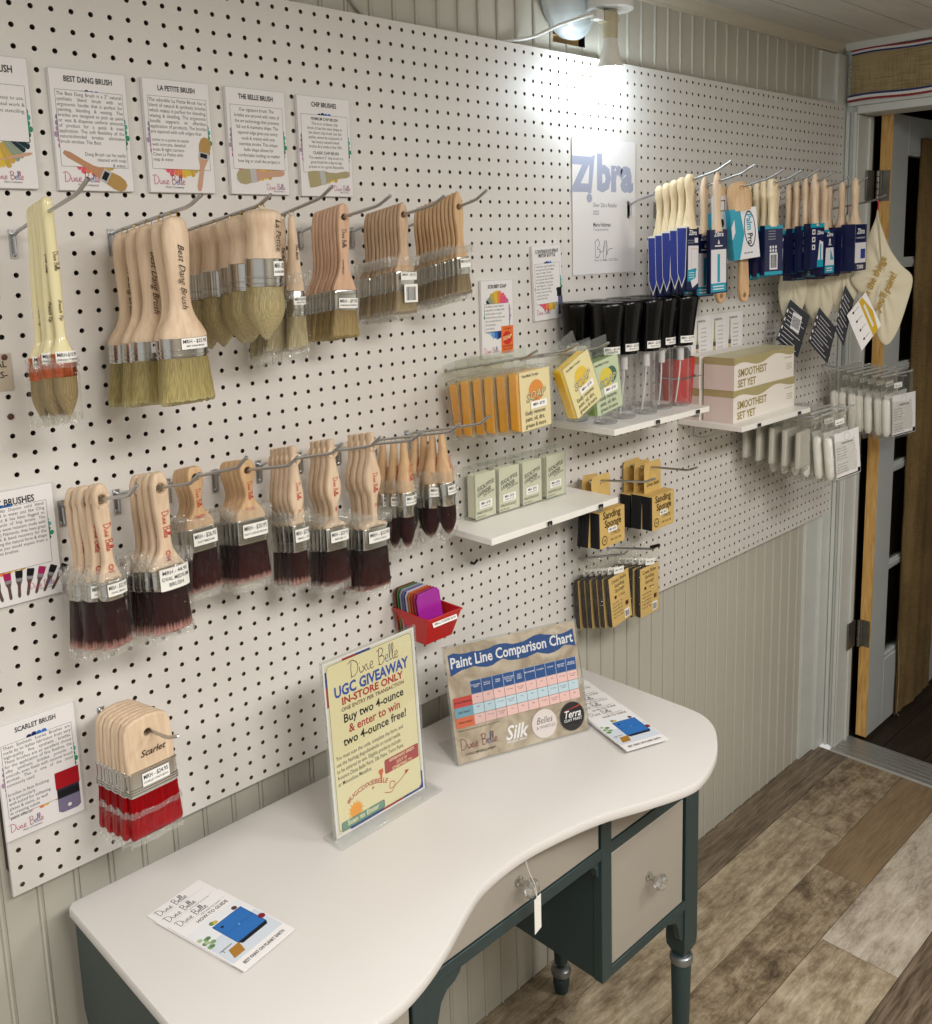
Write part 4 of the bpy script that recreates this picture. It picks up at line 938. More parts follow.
creamprof = [(-.0115, .0005), (-.010, .007), (-.004, .0105), (.008, .0112), (.018, .0104), (.026, .0118), (.034, .0104), (.05, .0092), (.07, .0088), (.085, .0115), (.096, .0135)]
def k_z4():
    r = thing('trim_paint_brush', 'x', 'paint brush'); handle_z(r, creamprof, W_cream); sleeve(r, -.093, -.205, .058, .014, NAVY, d_z4); return r
place(k_z4(), [(z4.at(-.177), (0, -.02, -.25)), (z4.at(-.160), (0, .0, -.2)), (z4.at(-.143), (0, .0, -.2)), (z4.at(-.122), (0, .0, -.1))], 'cream handled brush in navy sleeve with barcode', 'cream handled brushes in barcode sleeves')
def d_z6(g, w, h):
    g.rect(-w / 2, -h, w / 2, 0, NAVY); g.rect(-w / 2, -.010, w / 2, 0, TEAL)
    for i in range(3): g.rect(-w * .38, -.026 - i * .018, -w * .16, -.014 - i * .018, SLW); g.disc(-w * .27, -.020 - i * .018, w * .06, NAVY)
    g.poly([(w * .0, -h + .004), (w * .42, -h + .004), (w * .42, -.045), (w * .16, -.040)], SLW); g.rect(w * .0, -h + .003, w * .44, -h + .02, TEAL); g.rect(w * .2, -h + .02, w * .3, -.05, TEAL)
    zlogo(g, w * .2, -.026, .012, SLW)
def k_z6():
    r = thing('trim_paint_brush', 'x', 'paint brush'); handle_z(r, tanprof[1:] , W_pale); sleeve(r, -.098, -.205, .058, .018, NAVY, d_z6); return r
place(k_z6(), [(z6.at(-.194), (0, -.02, -.12)), (z6.at(-.172), (0, .0, -.1)), (z6.at(-.150), (0, .01, -.1)), (z6.at(-.130), (0, .0, -.1))], 'tan handled brush in navy sleeve with small white icons', 'tan brushes in icon printed sleeves')
q = dup(k_l6 := k_z6(), z5.at(-.135), (0, .03, -.1), 'tan handled brush alone on its hook behind the cream handled brushes'); 
for c_ in list(k_l6.children): bpy.data.objects.remove(c_)
bpy.data.objects.remove(k_l6)
def d_z7(g, w, h):
    g.rect(-w / 2, -h, w / 2, 0, NAVY); g.rect(-w / 2, -.006, w * .1, 0, TEAL)
    for i in range(3): g.rect(-w * .44, -.026 - i * .018, -w * .26, -.014 - i * .018, SLW)
    zlogo(g, w * .15, -.016, .014, SLW); g.rect(w * .1, -.034, w * .2, -.022, SLW); g.rect(w * .06, -.038, w * .26, -.035, SLW)
    g.poly([(-w * .14, -h + .02), (w * .46, -h + .02), (w * .40, -.044), (-w * .10, -.044)], SLW); g.poly([(w * .2, -.046), (w * .42, -h + .035), (w * .2, -h + .035)], TEAL); g.rect(-w * .16, -h + .003, w * .46, -h + .022, TEAL)
    for i in range(2): g.rect(-w * .05, -h + .008 + i * .006, w * .35, -h + .0105 + i * .006, SLW)
def k_z7():
    r = thing('trim_paint_brush', 'x', 'paint brush'); handle_z(r, [(a, b * 1.12) for a, b in tanprof[1:]], W_pale); sleeve(r, -.103, -.212, .074, .024, NAVY, d_z7); return r
k = k_z7(); place(k, [(z7.at(-.181), (0, -.02, -.05)), (z7.at(-.14), (0, .04, .0)), (z7.at(-.11), (0, .0, .0))], 'wide tan handled brush in navy sleeve with sail picture', 'tan brushes in sail picture sleeves')
def d_z8(g, w, h):
    g.rect(-w / 2, -h, w / 2, 0, NAVY); zlogo(g, 0, -.024, .0185, SLW); g.rect(-w * .35, -.036, w * .35, -.032, GRY); g.frame(-w * .46, -.050, w * .46, -.0, .0007, SLW)
    g.rect(-w * .44, -h + .02, w * .46, -.046, SLW); g.rect(w * .02, -h + .030, w * .40, -.062, BLUE); g.text('T3000', 0, -h + .005, .014, SLW, .03, 0, 'CENTER')
def k_z8():
    r = thing('wall_paint_brush', 'x', 'paint brush'); handle_z(r, [(-.016, .0005), (-.0145, .0055), (-.008, .0105), (.0, .012), (.012, .0122), (.03, .0108), (.055, .0095), (.075, .0115), (.09, .0175), (.101, .021)], W_pale); sleeve(r, -.098, -.214, .068, .034, NAVY, d_z8); return r
place(k_z8(), [(z8.at(-.214), (0, -.02, -.02)), (z8.at(-.181), (0, .0, .0)), (z8.at(-.148), (0, .0, .0)), (z8.at(-.115), (0, .0, .0))], 'large pinkish handled brush in navy sleeve', 'large brushes in navy sleeves')
# ------------------------------------------------------------------ canvas pouches
M_can = mat('cotton_canvas', '#cfc7ae', .85, bump=.4, bscale=160, var=.03, vscale=8)
def pouch_mesh(poly, bulge, seed, name, par, m=None):
    rr = random.Random(seed); n = len(poly) * 6; pts = [(a, b) for a, b, _ in spline([(a, b, 0) for a, b in poly], 6, True)]
    cxx = sum(p[0] for p in pts) / len(pts); czz = sum(p[1] for p in pts) / len(pts); g = G(); ph = rr.uniform(0, 6)
    for sgn in (-1, 1):
        vs = []; R_ = [1, .985, .94, .86, .74, .6, .44, .28, .12]
        for k in R_:
            h = bulge * (1 - k ** 3) ** .6
            for i, (a, b) in enumerate(pts):
                x = cxx + (a - cxx) * k; z = czz + (b - czz) * k
                w = .0022 * math.sin(i * .9 + ph + k * 3) * math.sin(k * PI) + .0018 * math.sin(x * 140 + z * 60 + ph)*(1-k)
                vs.append((x, sgn * (h + w), z))
        L_ = len(pts); fs = []
        for j in range(len(R_) - 1):
            for i in range(L_):
                f = (j * L_ + i, j * L_ + (i + 1) % L_, (j + 1) * L_ + (i + 1) % L_, (j + 1) * L_ + i); fs.append(f if sgn < 0 else f[::-1])
        f = tuple((len(R_) - 1) * L_ + i for i in range(L_)); fs.append(f if sgn < 0 else f[::-1])
        g.add(vs, fs, m or M_can)
    return g
GOLD = ink('#a8862b')
def canvas(lab, X, Y, Z, poly, rz, ry, tagc, tagpoly, seed, front=False):
    r = thing('canvas_pouch', lab, 'pouch', (X, Y, Z), (0, ry, rz - .95), 'cotton drawstring pouches')
    poly = [(a * .46, b) for a, b in poly]; tagpoly = [(a * .46, b) for a, b in tagpoly]
    pouch_mesh(poly, .009, seed, 'pouch', r).build('pouch_body', r, ang=180)
    g = G(); g.tube([(0, 0, .0), (.001, -.002, -.012), (.0, -.004, -.026)], .0016, mat('red_cord', '#b3261e', .6)); g.build('cord_loop', r)
    g = Card(); c0 = tagpoly; n = 4
    T = Matrix.Translation((0, -.020, 0)); g.T = T
    g.add([(a, -.0004, b) for a, b in c0] + [(a, .0004, b) for a, b in c0], [(0, 1, 2, 3), (7, 6, 5, 4), (0, 4, 5, 1), (1, 5, 6, 2), (2, 6, 7, 3), (3, 7, 4, 0)], tagc, T, False)
    o, a, b = Vector(c0[0]), Vector(c0[1]) - Vector(c0[0]), Vector(c0[3]) - Vector(c0[0])
    def q(u, v): p = o + a * u + b * v; return (p.x, p.y)
    if front:
        g.poly([q(.02, .62), q(.98, .62), q(.98, .88), q(.5, .98), q(.02, .80)], ink('#c7a52c')); g.poly([q(.2, .72), q(.8, .72), q(.8, .80), q(.2, .80)], SLW)
        for i in range(4): g.poly([q(.08 + .24 * i, .22), q(.13 + .24 * i, .22), q(.13 + .24 * i, .30), q(.08 + .24 * i, .30)], K); g.poly([q(.1 + .24 * i, .32), q(.115 + .24 * i, .32), q(.115 + .24 * i, .55), q(.1 + .24 * i, .55)], GRY)
    else:
        for i in range(9): g.poly([q(.12, .08 + .095 * i), q(.85 - .12 * (i % 3), .08 + .095 * i), q(.85 - .12 * (i % 3), .092 + .095 * i), q(.12, .092 + .095 * i)], SLW)
        for i in range(4): g.poly([q(.02 + 0, .1 + .2 * i), q(.07, .1 + .2 * i), q(.07, .18 + .2 * i), q(.02, .18 + .2 * i)], SLW)
    g.build('swing_tag', r)
    if front:
        g = Card(T=Matrix.Translation((0, -.0128, 0)))
        g.text('Oh the things', -.022, -.262, .026, GOLD, .015, .3, 'LEFT', rot=1.18, sx=.85); g.text("you'll paint!", .012, -.285, .026, GOLD, .015, .3, 'LEFT', rot=1.18, sx=.85)
        g.build('gold_script', r)
    return r
zz = z9.at(-.235)
canvas('front cotton pouch with gold script and white swing tag', zz[0], zz[1], zz[2], [(.0, -.02), (.012, -.05), (.07, -.12), (.135, -.165), (.20, -.20), (.175, -.27), (.13, -.34), (.08, -.372), (.03, -.35), (.0, -.30), (-.05, -.25), (-.125, -.205), (-.10, -.17), (-.05, -.10), (-.012, -.05)], .0, 0, M_paper, [(-.150, -.292), (-.062, -.385), (.035, -.318), (-.055, -.232)], 3, True)
BT = mat('black_tag_card', '#10131f', .4)
zz = z9.at(-.17)
canvas('cotton pouch behind the script pouch with a dark steep tag', zz[0] - .035, zz[1], zz[2], [(.0, -.02), (.03, -.08), (.08, -.18), (.06, -.25), (.0, -.29), (-.05, -.26), (-.1, -.20), (-.05, -.12), (-.02, -.05)], 0, 0, BT, [(-.055, -.32), (.00, -.365), (.045, -.245), (-.005, -.205)], 4)
zz = z9.at(-.12)
canvas('cotton pouch in the middle with dark barcode tag', zz[0] - .070, zz[1], zz[2], [(.0, -.02), (.04, -.09), (.09, -.19), (.07, -.26), (.02, -.30), (-.05, -.28), (-.11, -.20), (-.06, -.12), (-.02, -.05)], 0, .0, BT, [(-.065, -.345), (.045, -.405), (.085, -.31), (-.01, -.255)], 5)
zz = z9.at(-.07)
c4 = canvas('leftmost cotton pouch with dark tag under the navy sleeves', zz[0] - .125, zz[1], zz[2], [(.0, -.02), (.05, -.09), (.08, -.19), (.05, -.26), (.01, -.29), (-.05, -.27), (-.08, -.20), (-.05, -.12), (-.02, -.05)], 0, .0, BT, [(-.09, -.33), (.03, -.38), (.09, -.27), (-.02, -.225)], 6)
g = Card(T=Matrix.Translation((0, -.0206, 0))); 
vs = [(-.0, -.258), (.022, -.272), (.014, -.315), (-.008, -.30)]; g.poly(vs, SLW, .0006); o0 = Vector(vs[3]); a0 = Vector(vs[2]) - o0; b0 = Vector(vs[0]) - o0
for i in range(9): p = [o0 + a0 * (.08 + i * .095) + b0 * .15, o0 + a0 * (.13 + i * .095) + b0 * .15, o0 + a0 * (.13 + i * .095) + b0 * .8, o0 + a0 * (.08 + i * .095) + b0 * .8]; g.poly([tuple(v) for v in p], K, .0008)
g.build('barcode_sticker', c4)
# ------------------------------------------------------------------ bagged white rollers
M_fleece = mat('white_foam', '#f3f1ee', .85, bump=.4, bscale=120)
def roller_bag(w, h, hang, seed, hdr=.05, rolls=2):
    r = thing('bagged_foam_roller', 'x', 'roller pack'); rr = random.Random(seed)
    g = G(); secs = []; 
    for j in range(15):
        u = j / 14; z = hang - (h + hang) * u; hw = w / 2 * (1 + .03 * math.sin(u * 7)); ht = .0012 + .013 * max(0, min(1, (u - .2) / .25)) * (1 if u < .88 else max(.05, (1 - u) / .12))
        secs.append([(x + .001 * math.sin(i + u * 20), y + .001 * math.sin(i * 2.1 + u * 15), zz) for i, (x, y, zz) in enumerate(sup(hw, ht, z, 32, 4))])
    g.loft(secs, M_bag2, cap=False); g.box(-w / 2, w / 2, -.0016, .0016, hang - .006, hang - .001, clear('zip_strip', '#f0f0f0', .2, haze=.3)); g.build('poly_bag', r)
    for k in range(rolls):
        g = G(); x = -w * .36 + k * w * .26; a = -.02 + .04 * k
        T = Matrix.Translation((x, -.001 + .004 * (k % 2), -hdr - .006)) @ Matrix.Rotation(a, 4, 'Y')
        L_ = h - hdr - .02; g.lathe([(.003, 0), (.009, -.004), (.0112, -.012), (.0118, -L_ * .5), (.0108, -L_ + .01), (.006, -L_), (.002, -L_ - .001)], M_fleece, 18, T); g.build('foam_roller', r)
    g = Card(); x0 = -w * .26; 
    g.box(x0, w * .47, -.0128, -.0123, -h + .012, -hdr, M_paper); g.T = Matrix.Translation((0, -.0128, 0))
    g.disc((x0 + w * .47) / 2, -hdr - .014, .011, GRY); g.disc((x0 + w * .47) / 2, -hdr - .014, .0102, M_paper)
    g.text('SPONGE ROLLER', (x0 + w * .47) / 2, -hdr - .032, .0062, K, .02, 0, 'CENTER', sx=.85)
    for i in range(9): g.text('soft foam for smooth finishes', x0 + .004, -hdr - .042 - i * .0075 - (.006 if i > 4 else 0), .0042, K, 0, 0, 'LEFT', sx=.72 + .06 * (i % 3))
    g.rect(x0 + .002, -h + .0135, w * .46, -h + .0165, K); g.rect(w * .38, -h + .0165, w * .46, -h + .026, K)
    g.build('paper_label', r)
    g = Card(T=Matrix.Translation((0, -.0045, 0))); g.rect(-.018, -hdr * .62, .016, -hdr * .32, M_lab); g.text('MRH - $7.95', -.001, -hdr * .55, .0055, K, .02, 0, 'CENTER', sx=.8); g.build('price_label', r)
    return r
p1 = Hook(92, 18, 2.392, .452, .23, 'steel peg hook in front of door casing holding upper foam roller bags', plate=False)
place(roller_bag(.135, .180, .012, 3), [(p1.at(-.205 + .023 * i), (jit(.02), -.07 + jit(.03), -.28 + jit(.05))) for i in range(7)], 'white foam roller in clear bag on upper right hook', 'bagged foam rollers, upper group')
p2 = Hook(79, 15, 2.025, .402, .215, 'steel peg hook beneath the box shelf holding foam roller bags', plate=False)
place(roller_bag(.125, .185, .010, 4), [(p2.at(-.200 + .028 * i), (jit(.02), -.12 + .03 * i + jit(.02), -.25 + jit(.05))) for i in range(6)], 'white foam roller in clear bag under the box shelf', 'bagged foam rollers, lower group')
p3 = Hook(73, 16, 1.935, .395, .18, 'steel peg hook hidden under the box shelf with grey bags', plate=False)
def grey_bag():
    r = thing('bagged_paint_pad', 'x', 'pad pack'); g = G()
    g.loft([[(x, y + .0008 * math.sin(i * 2 + j), z) for i, (x, y, z) in enumerate(sup(.046, [.001, .006, .009, .009, .008, .001][j], [.01, -.03, -.05, -.10, -.13, -.145][j], 28, 4))] for j in range(6)], M_bag2, cap=False); g.build('poly_bag', r)
    g = G(); g.box(-.040, .040, -.006, .006, -.13, -.035, mat('grey_pad', '#c9c5bd', .85, bump=.3)); g.build('paint_pad', r, bevel=.003); return r
place(grey_bag(), [(p3.at(-.155 + .03 * i), (0, jit(.02), .1 + jit(.05))) for i in range(5)], 'grey paint pad in clear bag under the box shelf', 'bagged grey paint pads')
# ------------------------------------------------------------------ shelves on wire brackets
def shelf(lab, x0, x1, dep, z, th=.0125, xs=()):
    t = thing('wall_shelf', lab, 'shelf', ((x0 + x1) / 2, 0, z - th))
    g = G(); g.box(x0 - (x0 + x1) / 2, x1 - (x0 + x1) / 2, -dep, -.0015, 0, th, M_white); g.build('shelf_board', t, bevel=.001)
    for x in xs:
        g = G(); xx = x - (x0 + x1) / 2
        for s_ in (-.004, .004):
            g.tube([(xx + s_, .006, .003), (xx + s_, -.003, -.0035), (xx + s_, -dep - .0035, -.0035), (xx + s_, -dep - .0035, .005)], .0014, M_steel)
        g.tube([(xx, -.003, -.04), (xx, -.02, -.042), (xx, -dep * .82, -.006)], .0014, M_steel); g.tube([(xx, -.0025, -.003), (xx, -.0025, -.044)], .0018, M_steel)
        g.tube([(xx - .004, -dep - .0035, .004), (xx - .004, -dep - .0035, .0095), (xx + .004, -dep - .0035, .0095), (xx + .004, -dep - .0035, .004)], .0022, M_black)
        g.build('wire_bracket', t)
    return t
shelf('white shelf at lower centre carrying pale soap cases', .797, 1.167, .135, .3355, xs=(.95, 1.105))
shelf('white shelf carrying the clear spray bottles with black heads', 1.117, 1.462, .163, .4855, xs=(1.26, 1.41))
shelf('white shelf at right carrying the cream and gold boxes', 1.587, 1.925, .173, .4195, xs=(1.66, 1.86))
# ------------------------------------------------------------------ spray bottles
M_bot = clear('bottle_plastic', '#fafafa', .04, rough=.04, haze=.02); M_gloss = mat('gloss_black_plastic', '#040405', .22, spec=.3); M_tubew = mat('white_tube', '#dcdcda', .4); M_base = clear('bottle_base', '#d6d8d8', .25, rough=.1, haze=.15)
def bottle(label=None):
    r = thing('spray_bottle', 'x', 'spray bottle')
    g = G(); g.lathe([(.0225, .0015), (.0235, .004), (.0235, .125), (.0215, .136), (.014, .142)], M_bot, 28, cap=False); g.build('bottle_body', r)
    g = G(); g.lathe([(.0, .0), (.0215, .0), (.0235, .002), (.0235, .0045), (.02, .0035), (0, .0042)], M_base, 28, cap=False); g.build('bottle_base', r)
    g = G(); g.lathe([(.006, .10), (.0078, .101), (.0078, .138), (.006, .14)], M_tubew, 16); g.tube(spline([(0, 0, .10), (-.004, -.002, .07), (-.012, -.004, .03), (-.015, -.003, .009)]), .0017, M_tubew); g.build('dip_tube', r)
    # head: waisted black cowl that leans forward, with trigger
    g = G(); S = [(.134, .0240, .0240, 0), (.150, .0255, .0260, 0), (.165, .0262, .0275, .0), (.190, .0275, .0300, .001), (.215, .0300, .0325, .002), (.232, .0318, .0345, .003), (.239, .0320, .0345, .003), (.2430, .0295, .032, .003), (.2445, .012, .018, .003)]
    g.loft([sup(a, b, z, 32, 2.8, 0, -y) for z, a, b, y in S], M_gloss); g.build('spray_head', r, ang=50)
    g = G(); g.tube(spline([(0, -.030, .220), (0, -.029, .205), (0, -.026, .18), (0, -.024, .160)] if True else [(0, -.040, .226), (0, -.038, .205), (0, -.031, .18), (0, -.026, .158)]), [.006, .0062, .0058, .0055, .0055, .0052, .005, .0048, .0046, .0045, .0045, .0044, .0044, .0043, .0043, .0042, .0042, .004, .004, .004, .0038, .0038, .0036, .0034, .003][:25], M_gloss); g.build('trigger', r)
    if label:
        ferr_label(r, -.156, -.141, -.019, .019, .0525, .0535, 2.8, ['MRH - $13.95', 'MISTER BOTTLE'], off=.0008)
    return r
A = bottle(True); zsh = .4858
names = ['front row, first from the left', 'front row, second from left', 'front row, middle', 'front row, fourth from left', 'front row, right end']
for i, (x, y, rz, dz) in enumerate([(1.166, -.105, -.35, 0), (1.237, -.098, -.15, 0), (1.308, -.103, -.2, 0), (1.378, -.094, .0, 0), (1.436, -.104, -.3, 0)]):
    lab = 'clear spray bottle with black head, ' + names[i]
    if i == 0: A.location = (x, y, zsh + ZB); A.rotation_euler = (0, 0, rz); A['label'] = lab; A['group'] = 'black headed spray bottles on the shelf'
    else: dup(A, (x, y, zsh), (0, 0, rz), lab, 'black headed spray bottles on the shelf')
names = ['back row, first from the left', 'back row, second from left', 'back row, third from left', 'back row, right end']
for i, (x, rz) in enumerate([(1.155, -.9), (1.235, .2), (1.31, .1), (1.385, .3)]):
    dup(A, (x, -.040, zsh), (0, 0, rz), 'clear spray bottle with black head, ' + names[i], 'black headed spray bottles on the shelf')
# red cup behind the bottles
g = G(); M_red = mat('red_plastic', '#c2201c', .3)
g.loft([sup(a, b, z, 32, 4) for z, a, b in ((.0, .027, .022), (.002, .029, .024), (.128, .041, .030), (.128, .039, .028), (.006, .027, .022), (.005, .01, .01))], M_red); 
r = thing('red_bin', 'tall red plastic bin behind the spray bottles at right', 'bin', (1.517, -.045, .452))
g.build('bin_body', r)
g = G(); g.loft([sup(.0425, .0315, z, 32, 4) for z in (.082, .085)], M_steel, cap=False); g.tube([(-.045, -.0322, .083), (.05, -.0322, .083)], .0013, M_steel); g.tube([(.02, .03, .083), (.02, .045, .083)], .0013, M_steel); g.build('wire_holder', r)
g = G(); g.loft([sup(a, b, z, 24, 3) for z, a, b in ((.01, .02, .016), (.10, .028, .02), (.138, .032, .022), (.150, .026, .018), (.153, .01, .008))], M_black); solo(g, 'black_spray_head', 'rounded black plastic part standing in the tall red bin', 'bottle part', (1.517, -.045, .452))
# ------------------------------------------------------------------ cream and gold boxes
M_box = mat('cream_carton', '#e8e1d8', .5); M_bside = mat('carton_side', '#dccdc5', .5); M_gold = mat('gold_print', '#b7aa7c', .4, metal=.15); GT = ink('#9a8848')
def carton(lab, loc, rz):
    L_, D_, H_ = .312, .078, .0765; r = thing('brush_set_box', lab, 'box', loc, (0, 0, rz), 'stacked brush set boxes')
    g = Card(); g.box(0, L_, 0, D_, 0, H_, M_box)
    wv = lambda u: H_ * (.74 + .085 * math.sin(u / L_ * 11 + .4) + .10 * u / L_)
    n = 28
    for i in range(n):
        a, b = L_ * i / n, L_ * (i + 1) / n; g.poly([(a, wv(a)), (b, wv(b)), (b, H_), (a, H_)], M_gold, .0003)
    g.text('SMOOTHEST', .018, .031, .0255, GT, .02, sx=.98); g.text('SET YET', .018, .006, .0255, GT, .02, sx=.98)
    for i in range(3): g.text('made with love', L_ - .012, .034 - i * .006, .005, GT, 0, 0, 'RIGHT')
    g.text('the brush collection', L_ - .012, .050, .0055, GT, 0, 0, 'RIGHT')
    g.add([(0, 0, H_ + .0003), (L_, 0, H_ + .0003), (L_, D_, H_ + .0003), (0, D_, H_ + .0003)], [(0, 1, 2, 3)], mat('pale_gold_print', '#cdc49d', .4), None, False)
    g.add([(-.0003, 0, 0), (-.0003, 0, H_ * .78), (-.0003, D_, H_ * .78), (-.0003, D_, 0)], [(0, 1, 2, 3)], M_bside, None, False)
    g.add([(-.0003, 0, H_ * .78), (-.0003, 0, H_), (-.0003, D_, H_), (-.0003, D_, H_ * .78)], [(0, 1, 2, 3)], M_gold, None, False)
    g.build('carton', r, ang=20); return r
carton('cream and gold box, lower front one on right shelf', (1.612, -.135, .4197), .02)
carton('cream and gold box, top front one on right shelf', (1.610, -.137, .4965), .035)
carton('cream and gold box behind, lower, against the pegboard', (1.590, -.048, .4197), -.03) if False else None
def small(lab, loc):
    r = thing('brush_set_box', lab, 'box', loc, (0, 0, 0), 'stacked brush set boxes'); g = G(); g.box(0, .30, 0, .046, 0, .0765, M_box); g.box(-.0003, 0, .0, .046, 0, .058, M_bside); g.box(-.0004, 0, 0, .046, .058, .0765, M_gold); g.build('carton', r, bevel=.0006)
small('slim cream and gold box behind, lower of two by the pegboard', (1.603, -.05, .4197)); small('slim cream and gold box behind, upper of two by the pegboard', (1.601, -.05, .4965))
# ------------------------------------------------------------------ soap cases
S_or = mat('orange_soap', '#ffb02a', .3, var=.08, vscale=30); S_ye = mat('yellow_soap', '#ffcb2a', .3, var=.08, vscale=30); S_gr = mat('green_soap', '#6c9022', .35, var=.15, vscale=40); S_x = None; S_ol = mat('olive_soap', '#e2e0c8', .5, var=.06, vscale=25)
for m_ in (S_or, S_ye, S_gr):
    b_ = [n_ for n_ in m_.node_tree.nodes if n_.type == 'BSDF_PRINCIPLED'][0]; b_.inputs['Subsurface Weight'].default_value = .6; b_.inputs['Subsurface Radius'].default_value = (1, .6, .2); b_.inputs['Subsurface Scale'].default_value = .012
def edges(g, x0, x1, y0, y1, z0, z1, r=.0007):
    P_ = [(x, y, z) for x in (x0, x1) for y in (y0, y1) for z in (z0, z1)]
    for a in range(8):
        for b in range(a + 1, 8):
            if sum(P_[a][i] != P_[b][i] for i in range(3)) == 1: g.tube([P_[a], P_[b]], r, M_acre, 5)
def soap(c_soap, c_card, c_disc, nm, txtm, disc2=None):
    r = thing('soap_case', 'x', 'soap case'); W, H, D = .074, .094, .023; h0 = -.012
    g = G(); g.loft([[(x, y, z) for x, z in ((-W / 2, h0), (W / 2, h0), (W / 2, h0 - H), (-W / 2, h0 - H))] for y in (-D / 2, D / 2)], M_clam)
    g.loft([[(x, y, z) for x, z in ((-W / 2 - .002, .016), (W / 2 + .002, .016), (W / 2 + .002, h0 - H - .002), (-W / 2 - .002, h0 - H - .002))] for y in (D / 2, D / 2 + .0006)], M_clam); edges(g, -W / 2, W / 2, -D / 2, D / 2, h0 - H, h0); g.build('clear_case', r, ang=20)
    g = G(); g.box(-W / 2 + .003, W / 2 - .003, -D / 2 + .003, D / 2 - .0015, h0 - H + .003, h0 - .005, c_soap); g.build('soap_bar', r, bevel=.003)
    g = Card(); g.box(-W / 2 + .006, W / 2 - .0015, -D / 2 + .001, -D / 2 + .0018, h0 - H + .003, h0 - .003, c_card); g.T = Matrix.Translation((.002, -D / 2 + .001, 0))
    g.text('Hand-Made Terrapin', -.028, h0 - .011, .0058, K, .01, sx=.75)
    if disc2: g.disc(.012, h0 - .032, .014, disc2)
    g.disc(-.002 if disc2 else .002, h0 - .034, .0165, c_disc); g.text('SOAP', .001, h0 - .046, .0175, ink('#4a3a1c'), .05, .3, 'CENTER', rot=.15); g.text('SOAP', .001, h0 - .0455, .0175, c_card, .0, .3, 'CENTER', rot=.15)
    for i, t in enumerate(('Easily removes', 'paint, oil, dirt,', 'grease & more')): g.text(t, -.024, h0 - .068 - i * .0095, .0092, txtm, .012, sx=.82)
    g.rect(-.012, h0 - .060, .024, h0 - .049, M_lab, .0012); g.text('MRH - $7.95', .006, h0 - .0560, .0058, K, .02, 0, 'CENTER', d=.0014, sx=.85)
    g.build('soap_label', r, ang=20); return r
o1 = Hook(32, 24, .8226, .672, .225, 'steel peg hook carrying the orange soaps', plate=False); o2 = Hook(36, 24, .925, .675, .23, 'steel peg hook carrying the yellow soap', plate=False); o3 = Hook(40, 24, 1.018, .668, .225, 'steel peg hook carrying the green soap beside the bottles', plate=False)
SO = soap(S_or, mat('soap_card_cream', '#ead9a6', .5), ink('#e08a1c'), '', ink('#4a3a1c')); SO.scale = (1.14,) * 3
place(SO, [((o1.at(y)[0] + .008, y, o1.at(y)[2] - .004), (0, a, .0)) for y, a in ((-.196, -.05), (-.166, -.08), (-.137, -.05), (-.108, -.08), (-.078, -.06), (-.046, -.14))], 'orange soap bar in clear case with fruit label', 'orange soaps in clear cases')
s2 = soap(S_ye, mat('soap_card_yellow', '#ecdfa4', .5), ink('#e8c220'), '', ink('#4a3a1c')); s2.scale = (1.14,) * 3; place(s2, [((o2.at(-.197)[0] + .008, -.197, o2.at(-.197)[2] - .002), (0, -.42, .0))], 'bright yellow soap in clear case tilted outward', 'yellow soap'); s2['label'] = 'bright yellow soap in clear case tilted outward'; del s2['group']
s3 = soap(S_gr, mat('soap_card_green', '#c6d2ae', .5), ink('#e0c92c'), '', ink('#2c3d22'), ink('#1f5a3c')); s3.scale = (1.14,) * 3; place(s3, [((o3.at(-.190)[0] + .012, -.190, o3.at(-.190)[2] - .002), (0, -.16, 0)), ((o3.at(-.15)[0] + .012, -.15, o3.at(-.15)[2] - .002), (0, -.12, 0))], 'green soap in clear case with lemon and lime label', 'green soaps in clear cases')
def pale_soap():
    r = thing('soap_case', 'x', 'soap case'); W, H, D = .064, .102, .028
    g = G(); g.box(-W / 2, W / 2, -D / 2, D / 2, 0, H, M_clam); edges(g, -W / 2, W / 2, -D / 2, D / 2, 0, H); g.build('clear_case', r)
    g = G(); g.box(-W / 2 + .006, W / 2 - .006, -D / 2 + .004, D / 2 - .003, .003, H - .014, S_ol); g.build('soap_bar', r, bevel=.003)
    g = Card(); g.box(-W / 2 + .004, W / 2 - .003, -D / 2 + .0012, -D / 2 + .002, .003, H - .012, mat('soap_card_olive', '#d2d3bc', .5)); g.T = Matrix.Translation((0, -D / 2 + .0012, 0)) @ Matrix.Diagonal((.86, 1, .97, 1))
    for i, t in enumerate(('EUCALYPTUS', 'LAVENDER')): g.text(t, -.026, .058 - i * .011, .0115, ink('#4c4d3c'), .02, .2, rot=.2, sx=.8)
    g.text('goat milk soap', -.006, .046, .006, ink('#4c4d3c'), .01, .3, rot=.2); g.text('CHALK ROCK & CLAY', -.03, .013, .0075, ink('#4c4d3c'), .01, sx=.7); g.text('hand made bar', -.03, .006, .005, ink('#4c4d3c'))
    g.rect(-.022, .023, .020, .038, M_lab, .0012); g.text('MRH - $7.95', -.001, .0305, .0068, K, .02, 0, 'CENTER', d=.0014, sx=.85); g.text('CHARCOAL SOAP', -.001, .0255, .0038, K, 0, 0, 'CENTER', d=.0014)
    g.build('soap_label', r, ang=20); return r
ps = pale_soap(); PN = ['leftmost', 'second from left', 'third from left', 'rightmost']
for i, (x, y, z_) in enumerate([(.882, -.0245, .0), (.948, -.0245, .0), (1.0145, -.0245, .02), (1.084, -.026, .03)]):
    lab = 'pale olive soap in clear case, %s in the front row on shelf' % PN[i]
    if i == 0: ps.location = (x, y, .3358 + ZB); ps.rotation_euler = (0, 0, .05); ps['label'] = lab; ps['group'] = 'pale soap cases on the shelf'
    else: dup(ps, (x, y, .3358), (0, 0, z_), lab, 'pale soap cases on the shelf')
